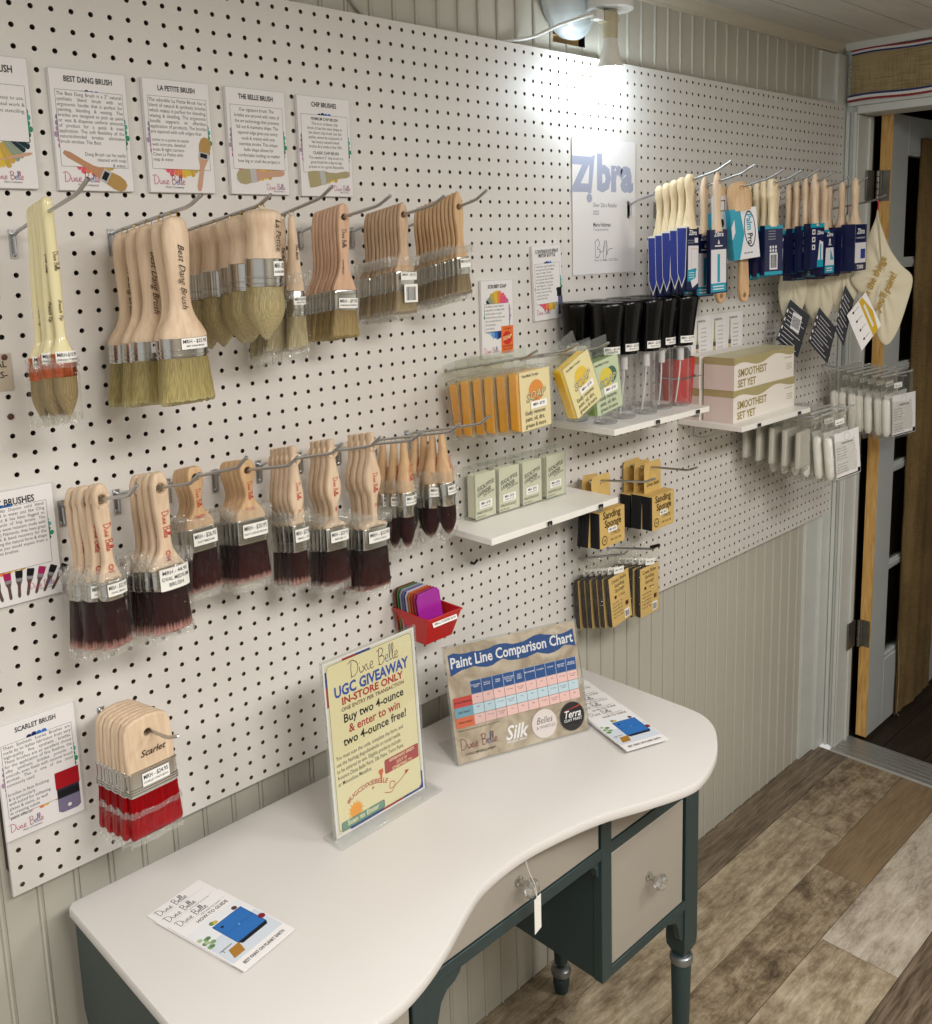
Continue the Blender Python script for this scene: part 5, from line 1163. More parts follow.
# ------------------------------------------------------------------ sanding sponges
b0 = Hook(47, 13, 1.2065, .376, .196, 'steel peg hook beside white shelf carrying sanding sponges', plate=False); b1 = Hook(54, 13, 1.3843, .364, .182, 'long steel peg hook carrying the right stack of sanding sponges', plate=False)
M_kraft = mat('kraft_card', '#cfaf6a', .7, var=.08, vscale=20); M_sp = mat('black_sponge', '#131316', .9, bump=.8, bscale=300); BR = ink('#3c2a16')
def sponge():
    r = thing('sanding_sponge', 'x', 'sanding sponge'); W, H, D = .088, .078, .026
    g = G()
    for k_ in range(3): g.box(-W / 2, W / 2, -.0005 - .0083 * (k_ + 1) + .0004, -.0005 - .0083 * k_, -.055 - H, -.0555, M_sp)
    g.build('sponge_pair', r, bevel=.001)
    g = Card(); vs, fs = outline([(-W / 2, -.032), (-W / 2, .004), (-W / 2 + .008, .016), (W / 2 - .008, .016), (W / 2, .004), (W / 2, -.032)] if False else [(-.032, -.055), (-.032, .006), (-.027, .016), (.027, .016), (.032, .006), (.032, -.055)], [(0, 0, .004)], .001, .0002)
    g.add(vs, fs, M_kraft, Matrix.Translation((0, .0006, 0))); g.box(-W / 2, W / 2, -.0262, .0008, -.0555, -.0545, M_kraft); g.box(-W / 2 + .003, W / 2 + .0005, -.0268, -.0260, -.055 - H, -.0545, M_kraft)
    g.T = Matrix.Translation((0, .0001, 0)); g.text('Dixie Belle', 0, -.040, .012, BR, .01, .2, 'CENTER', sx=.9)
    g.T = Matrix.Translation((0, -.0268, -.0215)) @ Matrix.Diagonal((.92, 1, 1.04, 1))
    g.text('Sanding', 0, -.048, .0215, BR, .02, 0, 'CENTER'); g.text('Sponge', .004, -.066, .0215, BR, .02, 0, 'CENTER'); g.disc(-.028, -.092, .010, BR); g.disc(-.028, -.092, .0078, M_kraft); g.text('DB', -.028, -.0945, .007, BR, .02, 0, 'CENTER')
    g.text('2 PACK', .014, -.086, .0105, BR, .0, 0, 'CENTER'); g.text('100 / 150 / 220', .014, -.0975, .0065, BR, .0, 0, 'CENTER')
    g.rect(-.016, -.078, .018, -.068, M_lab, .0012); g.text('MRH - $9.95', .001, -.0745, .0055, K, .02, 0, 'CENTER', d=.0014, sx=.85)
    g.build('card_wrap', r, ang=20); return r
sp = sponge(); place(sp, [((b0.at(y)[0] - .002, y, b0.at(y)[2] - .003), (0, -.02 + a, a)) for y, a in ((-.062, 0), (-.034, .12))], 'black sponges in kraft wrap beside the white shelf', 'sanding sponges by the shelf')
sp = sponge(); place(sp, [((b1.at(y)[0] + .006, y, b1.at(y)[2] - .003), (0, -.02 + a, a)) for y, a in ((-.064, 0), (-.036, .06), (-.008, .0))], 'black sponges in kraft wrap on the right hook', 'sanding sponges on the right hook')
kk = Hook(47, 6, 1.2065, .212, .13, 'steel peg hook hidden by the left bagged sponges', plate=False); k2 = Hook(51, 6, 1.3081, .198, .135, 'black tipped peg hook above the right bagged sponges', plate=False)
M_knit = mat('dark_mesh_pad', '#3a3430', .95, bump=.9, bscale=260, var=.25, vscale=60)
def padbag(w=.070):
    r = thing('bagged_sanding_pad', 'x', 'sanding pad pack')
    g = G(); g.box(-w / 2, w / 2, -.0045, .0060, -.150, -.038, M_knit); g.build('sanding_pad', r, bevel=.002)
    g = Card(); g.box(-w / 2 + .001, w / 2, -.0056, -.0048, -.150, -.038, M_kraft); g.T = Matrix.Translation((0, -.0056, 0))
    for i, t in enumerate(('Dixie Belle', 'Sanding', 'Sponge')): g.text(t, 0, -.053 - i * .0115, .0115, BR, .0, .1, 'CENTER')
    g.disc(-.016, -.086, .004, BR); g.text('1 Pack', .006, -.089, .008, BR, 0, 0, 'CENTER')
    for i in range(5): g.text('wet or dry use', -.028, -.10 - i * .008, .0062, BR, 0, 0, 'LEFT', sx=.9)
    g.rect(.010, -.146, .028, -.126, M_lab); g.barcode(.012, -.144, .026, -.130, K, 9); g.rect(.016, -.118, .026, -.108, BR); g.build('paper_label', r, ang=20)
    g = G(); w2 = w / 2 + .008
    g.loft([[(x + .0015 * math.sin(i * 1.3 + j), y + .0012 * math.sin(i * 2 + j * 2), z) for i, (x, y, z) in enumerate(sup(w2 * (1 + .02 * math.sin(j * 2)), t, z, 30, 4))] for j, (z, t) in enumerate(((.006, .0012), (-.008, .0014), (-.022, .004), (-.036, .0075), (-.07, .0085), (-.12, .0085), (-.150, .008), (-.162, .0015)))], M_bag2, cap=False); 
    for k_, m_ in enumerate(g.ml): g.ml[k_] = M_bag
    g.build('poly_bag', r)
    g = Card(T=Matrix.Translation((0, -.0098, 0)) @ Matrix.Rotation(.2, 4, 'Y')); g.rect(-.014, -.034, .020, -.020, M_lab); g.text('MRH - $5.95', .003, -.0285, .0058, K, .02, 0, 'CENTER', sx=.8); g.build('price_label', r); return r
pb = padbag(); place(pb, [((kk.at(y)[0] - .003, y, kk.at(y)[2] - .003), (0, -.13 + a, .0)) for y, a in ((-.098, 0), (-.082, .03), (-.066, .02), (-.050, .05), (-.034, .03), (-.018, .06))], 'dark sanding pad with kraft label in bag, left stack', 'bagged sanding pads, left stack')
pb = padbag(); place(pb, [((k2.at(y)[0] + .012, y, k2.at(y)[2] - .003), (0, -.03 + a, .0)) for y, a in ((-.098, 0), (-.080, .03), (-.062, .02), (-.044, .05), (-.026, .03))], 'dark sanding pad with kraft label in bag, right stack', 'bagged sanding pads, right stack')
g = G(); g.tube([(1.3081, -.117, .1905), (1.3081, -.139, .2)], .0036, M_black); solo(g, 'rubber_tip', 'black rubber tip on the end of lowest right peg hook', 'rubber tip')
# ------------------------------------------------------------------ red bin with plastic cards
r = thing('wall_bin', 'small red plastic bin on the pegboard holding coloured cards', 'bin', (.712, -.003, .158))
g = G(); S = [(0, .030, -.014, -.074), (.002, .0315, -.010, -.078), (.052, .040, -.002, -.096), (.0525, .0415, -.0015, -.0985), (.055, .0415, -.0015, -.0985), (.055, .0385, -.004, -.0945), (.004, .0295, -.013, -.075), (.0035, .01, -.03, -.05)]
g.loft([[(-w, yf, z), (w, yf, z), (w, yb, z), (-w, yb, z)] for z, w, yb, yf in S], M_red); g.build('bin_body', r, ang=20, bevel=.0006)
g = Card(); T = Matrix.Translation((0, -.0935, .042)) @ Matrix.Rotation(-.34, 4, 'X'); g.T = T; g.rect(-.028, -.005, .030, .005, M_lab, .0012)
g.text('SMALL SCRAPER $2.95', .001, -.002, .0052, K, .01, 0, 'CENTER', d=.0014); g.build('bin_label', r)
cols = [('#a0289c', 'magenta'), ('#8c2c58', 'plum'), ('#a33c2a', 'rust'), ('#c0622a', 'orange'), ('#b9b6c4', 'clear'), ('#5f5c8c', 'violet'), ('#8a8f99', 'grey'), ('#3c6b3a', 'green'), ('#6d3a2a', 'brown')]
for i, (c_, nm) in enumerate(cols):
    vs, fs = outline([(-.028, 0), (.028, 0), (.028, .078), (.022, .086), (-.022, .086), (-.028, .078)], [], .0018, .0004)
    g = G(); g.add(vs, fs, mat('tinted_plastic_' + nm, c_, .2)); g.box(-.018, .018, -.0016, -.0008, .05, .056, MATS['tinted_plastic_' + nm])
    solo(g, 'scraper_card', 'thin %s plastic scraper card standing in the small red bin' % nm, 'scraper card', (.710 - .0012 * i, -.071 + .0068 * i, .163), (-.10 - .03 * i * 0, -.06 + .008 * i, .04), 'coloured scraper cards')
# ------------------------------------------------------------------ printed cards on the pegboard
WHEEL = ['#2f6fc4', '#6f9fd8', '#a9c4e6', '#8fb8c4', '#4fa39a', '#2f8f66', '#1d5c43', '#17323a', '#8e9a86', '#c2a24a', '#d9b83e', '#e07f4a', '#dd5c6a', '#d94f80', '#c75f9c', '#b48bb4', '#a98fa8', '#8a7f9c', '#5b5f98', '#2c3570', '#1a2350', '#182a5e']
def wheel(g, u, v, R, r0=.55, n=40, a0=PI / 2, ry=1.0, phase=0):
    for k in range(n):
        a = a0 - 2 * PI * (k + .5) / n; da = PI / n * .96; c = ink(WHEEL[int((k / n + phase) * len(WHEEL)) % len(WHEEL)])
        r1 = R * (1 + .03 * math.sin(k * 2.4)); p = []
        for rr_, q in ((r0 * R, -1), (r1 * .97, -1), (r1, -.4), (r1, .4), (r1 * .97, 1), (r0 * R, 1)): p.append((u + rr_ * math.cos(a + q * da), v + rr_ * ry * math.sin(a + q * da)))
        g.poly(p, c)
PK = ink('#b2245e'); DB = {5: ink('#8f1d4a'), 6: ink('#8f1d4a'), 7: ink('#243a86'), 8: ink('#3b4fa0'), 9: PK}
def db_logo(g, u, v, h, m=None, sub=True, rot=0, ms=DB, w=.06):
    L_ = g.script('Dixie Belle', u, v, h, m or PK, rot, w, ms)
    if sub: g.text('Paint Company', u + L_ * .35 * math.cos(rot) + h * .42 * math.sin(rot), v + L_ * .35 * math.sin(rot) - h * .42 * math.cos(rot), h * .36, ink('#555a66'), 0, .3, 'LEFT', rot=rot)
    return L_
SER = ink('#26262b')
def card(name, lab, x0, z0, w, h, th, title, tsize, draw, y=-.001, rot=0, frame_c='#b9b7b6', cat='card'):
    g = Card(); g.box(0, w, -th, 0, 0, h, M_paper); g.T = Matrix.Translation((0, -th + .0003, 0))
    g.frame(0, 0, w, h, .0006, ink(frame_c)); 
    wh = None
    draw(g, w, h)
    if title: g.text(title, w * .5, h - tsize * 1.55, tsize, K, .018, 0, 'CENTER', sx=.74)
    return solo(g, name, lab, cat, (x0, y, z0), (0, rot, 0), ang=20)
def body(g, t, x0, x1, z_top, size, align='JUSTIFY', ls=1.0, sx=.86): g.text(t, x0 if align in ('JUSTIFY', 'LEFT') else x0, z_top - size * .75, size, SER, .002, 0, align, w=(x1 - x0), ls=ls, sx=sx)
def brush_pic(g, u, v, L_, w, ang, hc, fc, bc, round_=True, blk=True):
    c_, s_ = math.cos(ang), math.sin(ang)
    def q(a, b): return (u + a * c_ - b * s_, v + a * s_ + b * c_)
    H = [(0, w * .12), (L_ * .08, w * .22), (L_ * .3, w * .2), (L_ * .45, w * .22), (L_ * .6, w * .42)]
    g.poly([q(a, b) for a, b in H] + [q(a, -b) for a, b in H[::-1]], hc); g.poly([q(L_ * .6, w * .45), q(L_ * .6, -w * .45), q(L_ * .72, -w * .47), q(L_ * .72, w * .47)], fc)
    if blk: g.poly([q(L_ * .62, w * .3), q(L_ * .62, -w * .3), q(L_ * .70, -w * .3), q(L_ * .70, w * .3)], K)
    E = [(L_ * .72, w * .46), (L_ * .85, w * .52), (L_ * .95, w * (.42 if round_ else .52)), (L_, w * (.18 if round_ else .5))]
    g.poly([q(a, b) for a, b in E] + [q(a, -b) for a, b in E[::-1]], bc)
TW, TS, TB = ink('#c89f86'), ink('#b9b9bb'), ink('#b08f55'); TB2 = ink('#a9a07a'); TW2 = ink('#b98a6a')
def std(boxz0, boxz1, bx=.06):
    def d(g, w, h):
        wheel(g, w * .5, h * .485, w * .48, .45, 44, ry=1.10)
        g.rect(w * bx, h * boxz0, w * (1 - bx), h * boxz1, M_paper); g.frame(w * bx, h * boxz0, w * (1 - bx), h * boxz1, .0004, K)
    return d
TZ, TH, TH_ = .9313, .152, .006
def d0(g, w, h):
    std(.36, .79)(g, w, h); g.text('A stencil brush that is easy to use.\nGreat for your detail work &\nfor light stenciling.', w * .92, h * .68, .0062, SER, 0, 0, 'RIGHT', ls=1.25)
    brush_pic(g, w * .35, h * .19, w * .62, .004, .22, TW, TW, TW, blk=False); db_logo(g, w * .45, h * .07, .010)
card('information_card', 'brush information card cut by the left edge of the photo', .025, TZ + .001, .101, TH + .006, TH_, 'STENCIL BRUSH', .0122, d0)
def d1(g, w, h):
    std(.20, .83)(g, w, h)
    body(g, 'The Best Dang Brush is a 2" natural-synthetic blend brush with an ergonomic handle that is perfect for painting, blending & waxing. The bristles are designed to pick up paint or wax & dispense uniform amounts of product for a quick & even application. The soft flexibility of the natural-blended bristles eliminates brush strokes. The Best', w * .075, w * .925, h * .815, .0064, ls=1.03)
    g.text('Dang Brush can be easily\ncleaned with soap\n& water.', w * .92, h * .295, .0064, SER, .002, 0, 'RIGHT', ls=1.03, sx=.86)
    db_logo(g, w * .08, h * .075, .0125); brush_pic(g, w * .10, h * .32, w * .90, .019, -.50, TW2, TS, TB)
card('information_card', 'information card headed BEST DANG BRUSH with slanted brush picture', .1505, TZ, .1015, TH, TH_, 'BEST DANG BRUSH', .0100, d1)
def d2(g, w, h):
    std(.21, .85)(g, w, h)
    body(g, 'The adorable La Petite Brush has a blend of natural & synthetic bristles which makes it perfect for blending, waxing & detailing. The ergonomic handle supports an effortless application of products. The bristles are tapered with soft edges that', w * .075, w * .925, h * .835, .0068, ls=1.03)
    g.text('come to a point to assist\nwith intricate, detailed\nareas & tight corners.\nClean La Petite with\nsoap & water.', w * .08, h * .455, .0064, SER, .002, 0, 'LEFT', ls=1.03, sx=.86)
    db_logo(g, w * .06, h * .075, .0125); brush_pic(g, w * .74, h * .02, h * .50, .018, 1.36, TW, TS, TB)
card('information_card', 'information card headed LA PETITE BRUSH with upright brush picture', .275, TZ, .1005, TH, TH_, 'LA PETITE BRUSH', .0098, d2)
def d3(g, w, h):
    std(.24, .84)(g, w, h)
    g.text('Our signature brush. The\nbristles are secured with state of\nthe art technology that prevents\nfall out & maintains shape. The\ntapered edge gives you every\nnook & cranny with one\nseamless stroke. The unique\nbelle shape allows for\ncomfortable holding no matter\nhow big or small the project is.', w * .5, h * .785, .0069, SER, .004, 0, 'CENTER', ls=1.18, sx=.84)
    db_logo(g, w * .60, h * .05, .0085); brush_pic(g, w * .92, h * .215, w * .82, .022, PI + .10, TW, TS, TB2, blk=False)
card('information_card', 'information card headed THE BELLE BRUSH with centred text', .4015, TZ, .1015, TH, TH_, 'THE BELLE BRUSH', .0100, d3)
def d4(g, w, h):
    std(.24, .82)(g, w, h)
    g.text('PREMIUM CHIP BRUSH', w * .5, h * .765, .0062, SER, .02, 0, 'CENTER', sx=.84); g.text('CLASSIC CHIP BRUSH', w * .5, h * .425, .0062, SER, .02, 0, 'CENTER', sx=.84)
    g.text('This is no ordinary chip\nbrush. It has the same shape as\nthe classic chip brush, but the\nquality cannot be surpassed. It\nhas luxury natural mixed\nbristles & is made in the USA.', w * .5, h * .718, .0063, SER, .004, 0, 'CENTER', ls=1.1, sx=.84)
    g.text('The standard 2" chip brush is a\ngreat brush for a day-to-day\nproject or as a great disposable.', w * .5, h * .378, .0063, SER, .004, 0, 'CENTER', ls=1.1, sx=.84)
    db_logo(g, w * .62, h * .06, .0085); brush_pic(g, w * .94, h * .235, w * .80, .024, PI + .13, TB2, TS, TB2, False, blk=False)
card('information_card', 'information card headed CHIP BRUSHES with two centred paragraphs', .5245, TZ - .001, .1015, TH, TH_, 'CHIP BRUSHES', .0100, d4)
def d5(g, w, h):
    wheel(g, w * .5, h * .55, w * .42, .3, 44, ry=1.25, phase=.5); g.rect(w * .1, h * .34, w * .86, h * .70, M_paper); g.frame(w * .1, h * .34, w * .86, h * .70, .0004, K)
    g.text('Scrubby is a hand dipped\nsoap with a scrubby inside\nused as paint or finger\nbrush remover, paint, gum,\ndirt, oil stains & more\nfrom brushes,\nyour hands,\nhome & more.', w * .13, h * .655, .0058, SER, .003, 0, 'LEFT', ls=1.2, sx=.84)
    g.rect(w * .60, h * .04, w * .98, h * .40, ink('#e2763a')); g.disc(w * .79, h * .24, w * .15, ink('#c8362e')); g.text('SOAP', w * .79, h * .225, .010, ink('#f0d9a0'), .03, .2, 'CENTER', rot=.2)
    g.text('SCRUBBY', w * .79, h * .35, .005, ink('#8f2018'), .02, 0, 'CENTER'); g.text('HAND MADE\nBAR SOAP\n4 OZ', w * .79, h * .12, .0055, ink('#8f2018'), .02, 0, 'CENTER'); db_logo(g, w * .06, h * .07, .0105, sub=False)
card('information_card', 'narrow card headed SCRUBBY SOAP with orange soap picture', .9155, .634, .088, .1475, .005, 'SCRUBBY SOAP', .0098, d5)
def d6(g, w, h):
    wheel(g, w * .52, h * .45, w * .47, .4, 44, ry=1.2); g.rect(w * .06, h * .22, w * .93, h * .76, M_paper); g.frame(w * .06, h * .22, w * .93, h * .76, .0004, K)
    g.text('Continuous spray bottle has\nan easy-to-pull hand trigger\nspray. It keeps a fine &\nconstant spray that mists\neven upside down. Perfect\nfor blending, keeps paint\nwet longer for a smooth\nfinish. Great for glaze\n& wax. Use it on every\nproject when you\nneed a fine mist.', w * .10, h * .71, .0060, SER, .003, 0, 'LEFT', ls=1.06, sx=.84)
    g.text('MISTER BOTTLE', w * .5, h * .845, .0098, K, .018, 0, 'CENTER', sx=.74)
    g.rect(w * .80, h * .30, w * .97, h * .42, K); g.rect(w * .83, h * .05, w * .99, h * .30, ink('#5a5a74')); g.rect(w * .78, h * .38, w * .84, h * .41, K); db_logo(g, w * .08, h * .08, .0105, sub=False)
card('information_card', 'slightly tilted card headed CONTINUOUS SPRAY MISTER BOTTLE', 1.0665, .694, .088, .1485, .005, 'CONTINUOUS SPRAY', .0098, d6, rot=-.04)
def d7(g, w, h):
    LZ = ink('#a7adc2'); g.text('Z', -.002 + w * .01, h * .625, .092, LZ, .05, 0, sx=1.0); g.text('bra', w * .37, h * .632, .100, LZ, .05, 0, sx=.95)
    g.poly([(w * .265, h * .86), (w * .345, h * .885), (w * .285, h * .60), (w * .235, h * .60)], LZ); g.disc(w * .255, h * .565, w * .042, LZ)
    g.text('Silver Zibra Retailer\n2022', w * .31, h * .50, .0125, ink('#6f7480'), .0, 0, ls=1.25, sx=.82); g.text('Marie Hickman', w * .31, h * .355, .0120, ink('#4b4f58'), .015, 0, sx=.82); g.text('Congratulations', w * .31, h * .325, .0080, ink('#8c909a'))
    for st in ([(.34, .24), (.345, .14), (.36, .12)], [(.33, .235), (.38, .26), (.41, .225), (.37, .19), (.42, .18), (.40, .13), (.35, .125)], [(.40, .17), (.46, .17), (.49, .25), (.47, .13), (.50, .10), (.53, .2), (.51, .25), (.52, .14), (.55, .18), (.62, .19)]):
        g.line([(a * w, b * h) for a, b, _ in spline([(a, b, 0) for a, b in st], 6)], .0012, ink('#55585f'))
    g.text('Brian Foreman, CEO Zibra', w * .33, h * .095, .0075, ink('#7c808a'))
card('certificate', 'pale blue-white retailer certificate sheet taped on the pegboard', 1.192, .7805, .218, .279, .0012, None, .01, d7, frame_c='#cfd3d6', cat='certificate')
def d8(g, w, h):
    wheel(g, w * .5, h * .52, w * .47, .35, 44, ry=1.12); g.rect(w * .06, h * .20, w * .94, h * .83, M_paper); g.frame(w * .06, h * .20, w * .94, h * .83, .0004, K)
    body(g, 'These Synthetic Scarlet Brushes are made by an Italian fabricator from very high-quality fine synthetic bristles. These brushes are an excellent choice for the application of fine finishes; the silky synthetic bristles provide a smooth, even finish with minimal brush strokes. This is one of the most commonly used', w * .08, w * .92, h * .82, .0064, ls=1.03)
    g.text('brushes in faux finishing\n& is particularly\nwell-suited for softening\nglazes & stains, as well\nas creating subtle\npaint effects.', w * .08, h * .385, .0064, SER, .002, 0, 'LEFT', ls=1.03, sx=.86)
    db_logo(g, w * .06, h * .075, .0115)
    g.rect(w * .66, h * .28, w * .97, h * .43, ink('#a3111c')); g.rect(w * .67, h * .19, w * .96, h * .28, ink('#2a2c3e')); g.rect(w * .68, h * .20, w * .95, h * .26, K); g.poly([(w * .67, h * .19), (w * .96, h * .19), (w * .96, h * .08), (w * .92, h * .06), (w * .72, h * .06), (w * .67, h * .08)], ink('#77718c')); g.disc(w * .815, h * .11, w * .025, M_paper)
card('information_card', 'information card headed SCARLET BRUSH beside the red brushes', -.002, .083, .1045, .163, .004, 'SCARLET BRUSH', .0098, d8, rot=.0)
def d9(g, w, h):
    wheel(g, w * .5, h * .58, w * .46, .35, 44, ry=.72); g.rect(w * .06, h * .30, w * .93, h * .86, M_paper); g.frame(w * .06, h * .30, w * .93, h * .86, .0004, K)
    body(g, 'Made of the highest quality Dupont solid blend filament. They can be used in water just like Cling On. The brush tip tapered & has been flagged to mimic the natural split ends of hog bristle. The brushes are medium stiff & wave resistant made with SRT (Solid Round Tapered) Filaments, they have great resilience with spring back & bend recovery for the flex. This helps with keeping the natural form & shape of the brush. Exactly what you would expect from a hand cast professional paint brushes.', w * .09, w * .905, h * .85, .0060, ls=1.03)
    for i in range(9): brush_pic(g, w * (.30 + .075 * i), h * .05, h * .24, .009, PI / 2 + .45 - .13 * i, ink('#5d4b44'), ink('#8a8a8e'), K if i % 3 else ink('#a3245c'), False, False)
    db_logo(g, w * .70, h * .10, .0085)
card('information_card', 'information card headed SYNTHETIC BRUSHES cut by the left edge', -.035, .403, .139, .1515, .004, 'SYNTHETIC BRUSHES', .0128, d9)
g = Card(); g.box(0, .075, -.0006, 0, 0, .047, mat('tan_paper', '#b9ad9a', .6)); g.T = Matrix.Translation((0, -.0006, 0)); g.text('NATURAL\nBRUSHES-', .069, .030, .0115, K, .01, 0, 'RIGHT', ls=1.15)
solo(g, 'paper_sign', 'small tan paper sign at the left edge with black capitals', 'sign', (-.004, -.001, .6815), (0, 0, 0), ang=20)
def d10(g, w, h):
    for x in (.12, .42, .70):
        g.text('THE PERFECTION', w * (x + .12), h * .86, .007, K, .02, 0, 'CENTER', sx=.72); g.rect(w * (x - .001), h * .05, w * (x + .001), h * .98, ink('#b9b4a8'))
        brush_pic(g, w * (x + .06), h * .86, h * .75, .014, -PI / 2, TB2, ink('#4a4c50'), ink('#c9b890'), False, False)
        for i in range(6): g.text('premium quality', w * (x + .12), h * (.72 - .09 * i), .0048, SER, 0, 0, 'LEFT', sx=.8)
card('brush_poster', 'cream card row with three brush drawings behind the gold boxes', 1.62, .545, .262, .118, .0012, None, .01, d10, frame_c='#d5cfc2', cat='card')
g = Card(); g.box(0, .062, -.0008, 0, 0, .026, M_paper); g.T = Matrix.Translation((0, -.0008, 0)); g.frame(0, 0, .062, .026, .0008, GRY); g.text('MRH - NEW', .031, .009, .0095, K, .02, 0, 'CENTER', sx=.85)
solo(g, 'shelf_tag', 'small white price strip on the pegboard above gold boxes', 'price tag', (2.005, -.001, .578), ang=20)
g = Card(); g.box(0, .045, -.0008, 0, 0, .12, M_paper); g.T = Matrix.Translation((0, -.0008, 0)); g.text('MRH', .022, .104, .011, K, .02, 0, 'CENTER'); g.disc(.022, .082, .013, BLUE); g.rect(.006, .052, .038, .066, ink('#6c84b4'))
for i in range(5): g.text('foam set', .005, .042 - i * .008, .006, BLUE)
solo(g, 'information_slip', 'narrow white slip with blue print right of gold boxes', 'card', (2.062, -.001, .445), ang=20)
# ------------------------------------------------------------------ acrylic sign on the desk (portrait)
def basis(o, u, up):
    u = Vector(u).normalized(); up = Vector(up).normalized(); n = up.cross(u) * -1
    M = Matrix((( u.x, -u.cross(up).x * 0 + (up.cross(u)).x, up.x), (u.y, (up.cross(u)).y, up.y), (u.z, (up.cross(u)).z, up.z))).to_4x4(); M.translation = Vector(o); return M
DZ = -.0348
r = thing('sign_holder', 'portrait acrylic sign holder with cream giveaway sheet on the desk', 'sign', (.4005, -.181, DZ), (0, 0, .03))
W_, H_ = .183, .276; T = Matrix.Translation((0, 0, .006)) @ Matrix.Rotation(-.045, 4, 'X')
g = G(); g.box(-.008, W_ + .020, -.022, .022, 0, .0055, M_acre); g.build('acrylic_foot', r, bevel=.0008)
g = G(); g.box(-.003, W_ + .003, -.0022, -.0008, 0, H_ + .003, M_acr, T); g.box(-.003, W_ + .003, .0012, .0026, 0, H_ + .003, M_acr, T)
for x in (-.003, W_ + .0015): g.box(x, x + .0015, -.0022, .0026, 0, H_ + .003, M_acre, T)
g.build('acrylic_pocket', r)
g = Card(); CR = mat('cream_print', '#e6dcae', .5); g.box(0, W_, -.0006, .0008, .0, H_, CR, T); g.T = T @ Matrix.Translation((0, -.0003, 0)); w, h = W_, H_
BL2, RD2, BRN = ink('#2c4a9a'), ink('#a3342e'), ink('#4a1f1c')
g.rect(0, 0, w, h, M_paper); cs = [ink('#1f3f8a'), ink('#a32a2e'), ink('#d9d3bd')]
def rim(t): 
    P_ = 2 * (w + h); t %= P_
    for L_, f in ((w, lambda t: (t, 0)), (h, lambda t: (w, t)), (w, lambda t: (w - t, h)), (h, lambda t: (0, h - t))):
        if t <= L_: return f(t)
        t -= L_
    return (0, 0)
g.rect(.003, .003, w - .003, h - .003, cs[2])
g.rect(w * .15, .003, w * .5, .009, cs[0]); g.rect(w * .5, .003, w * .75, .009, cs[1]); g.rect(w * .75, .003, w - .003, .009, cs[0]); g.rect(w - .009, .003, w - .003, h * .12, cs[0]); g.rect(.003, h * .75, .009, h * .86, cs[1]); g.rect(.003, h * .86, .009, h * .95, cs[0]); g.rect(w * .2, h - .009, w * .35, h - .003, cs[1]); g.rect(w * .35, h - .009, w * .5, h - .003, cs[0])
def rrect(g, x0, y0, x1, y1, rd, m):
    p = []
    for cx_, cy_, a0 in ((x1 - rd, y1 - rd, 0), (x0 + rd, y1 - rd, PI / 2), (x0 + rd, y0 + rd, PI), (x1 - rd, y0 + rd, 3 * PI / 2)): p += [(cx_ + rd * math.cos(a0 + k * PI / 8), cy_ + rd * math.sin(a0 + k * PI / 8)) for k in range(5)]
    g.poly(p, m)
rrect(g, .0062, .0062, w - .0062, h - .0062, .008, K); rrect(g, .0068, .0068, w - .0068, h - .0068, .0075, CR)
db_logo(g, w * .27, h * .865, .026, BRN, False, 0, {5: BRN, 6: BRN, 7: BL2, 8: BL2, 9: BRN}, .05)
g.text('UGC GIVEAWAY', w * .5, h * .785, .0235, BL2, .035, 0, 'CENTER', sx=.84); g.text('IN-STORE ONLY', w * .5, h * .732, .0160, RD2, .035, 0, 'CENTER', sx=1.05); g.text('ONE ENTRY PER TRANSACTION', w * .5, h * .695, .0085, BRN, .02, 0, 'CENTER', sx=1.02)
g.text('Buy two 4-ounce', w * .5, h * .628, .0190, K, .02, 0, 'CENTER', sx=.92); g.text('& enter to win', w * .5, h * .562, .0190, RD2, .02, 0, 'CENTER', sx=.92); g.text('two 4-ounce free!', w * .5, h * .498, .0190, K, .02, 0, 'CENTER', sx=.92)
g.text('You must scan the code, complete the form, and\nuse the hashtag #ugcdixiebelle on social media\nto be entered to win. Eligible products include\n4-ounce Dixie Belle Paint, Silk Paint, Terra Paint,\nor Moonshine Metallics.', w * .06, h * .435, .0092, ink('#35302a'), .008, 0, 'LEFT', ls=1.12, sx=.74)
rrect(g, w * .56, h * .215, w * .955, h * .30, .003, ink('#a34646')); g.text('GIVEAWAY ENDS\nJULY 31\nSTARTING 7/1', w * .76, h * .275, .0068, CR, .015, 0, 'CENTER', ls=1.15)
g.text('#UGCDIXIEBELLE', w * .36, h * .20, .0105, RD2, .02, 0, 'CENTER', sx=1.0, arc=.075)
g.disc(w * .22, h * .105, .0115, ink('#e09a3c'))
for k in range(14): a = 2 * PI * k / 14; g.poly([(w * .22 + .011 * math.cos(a - .15), h * .105 + .011 * math.sin(a - .15)), (w * .22 + .0165 * math.cos(a), h * .105 + .0165 * math.sin(a)), (w * .22 + .011 * math.cos(a + .15), h * .105 + .011 * math.sin(a + .15))], ink('#e09a3c'))
g.poly([(w * .50, h * .235), (w * .53, h * .235), (w * .52, h * .185), (w * .51, h * .185)], ink('#c65f3c')); g.rect(w * .49, h * .235, w * .54, h * .26, ink('#c65f3c')); g.text('+', w * .40, h * .165, .010, RD2, .03)
g.line([(a, b) for a, b, _ in spline([(w * .54, h * .11, 0), (w * .62, h * .095, 0), (w * .66, h * .14, 0), (w * .61, h * .155, 0), (w * .61, h * .115, 0), (w * .72, h * .135, 0), (w * .80, h * .165, 0)], 6)], .0012, RD2); g.poly([(w * .78, h * .178), (w * .83, h * .172), (w * .79, h * .15)], RD2)
rrect(g, w * .06, h * .025, w * .53, h * .075, .003, K); rrect(g, w * .064, h * .027, w * .526, h * .073, .0028, ink('#6b9080')); g.text('Scan to Enter', w * .295, h * .042, .0115, CR, .015, 0, 'CENTER')
g.build('printed_sheet', r, ang=20)
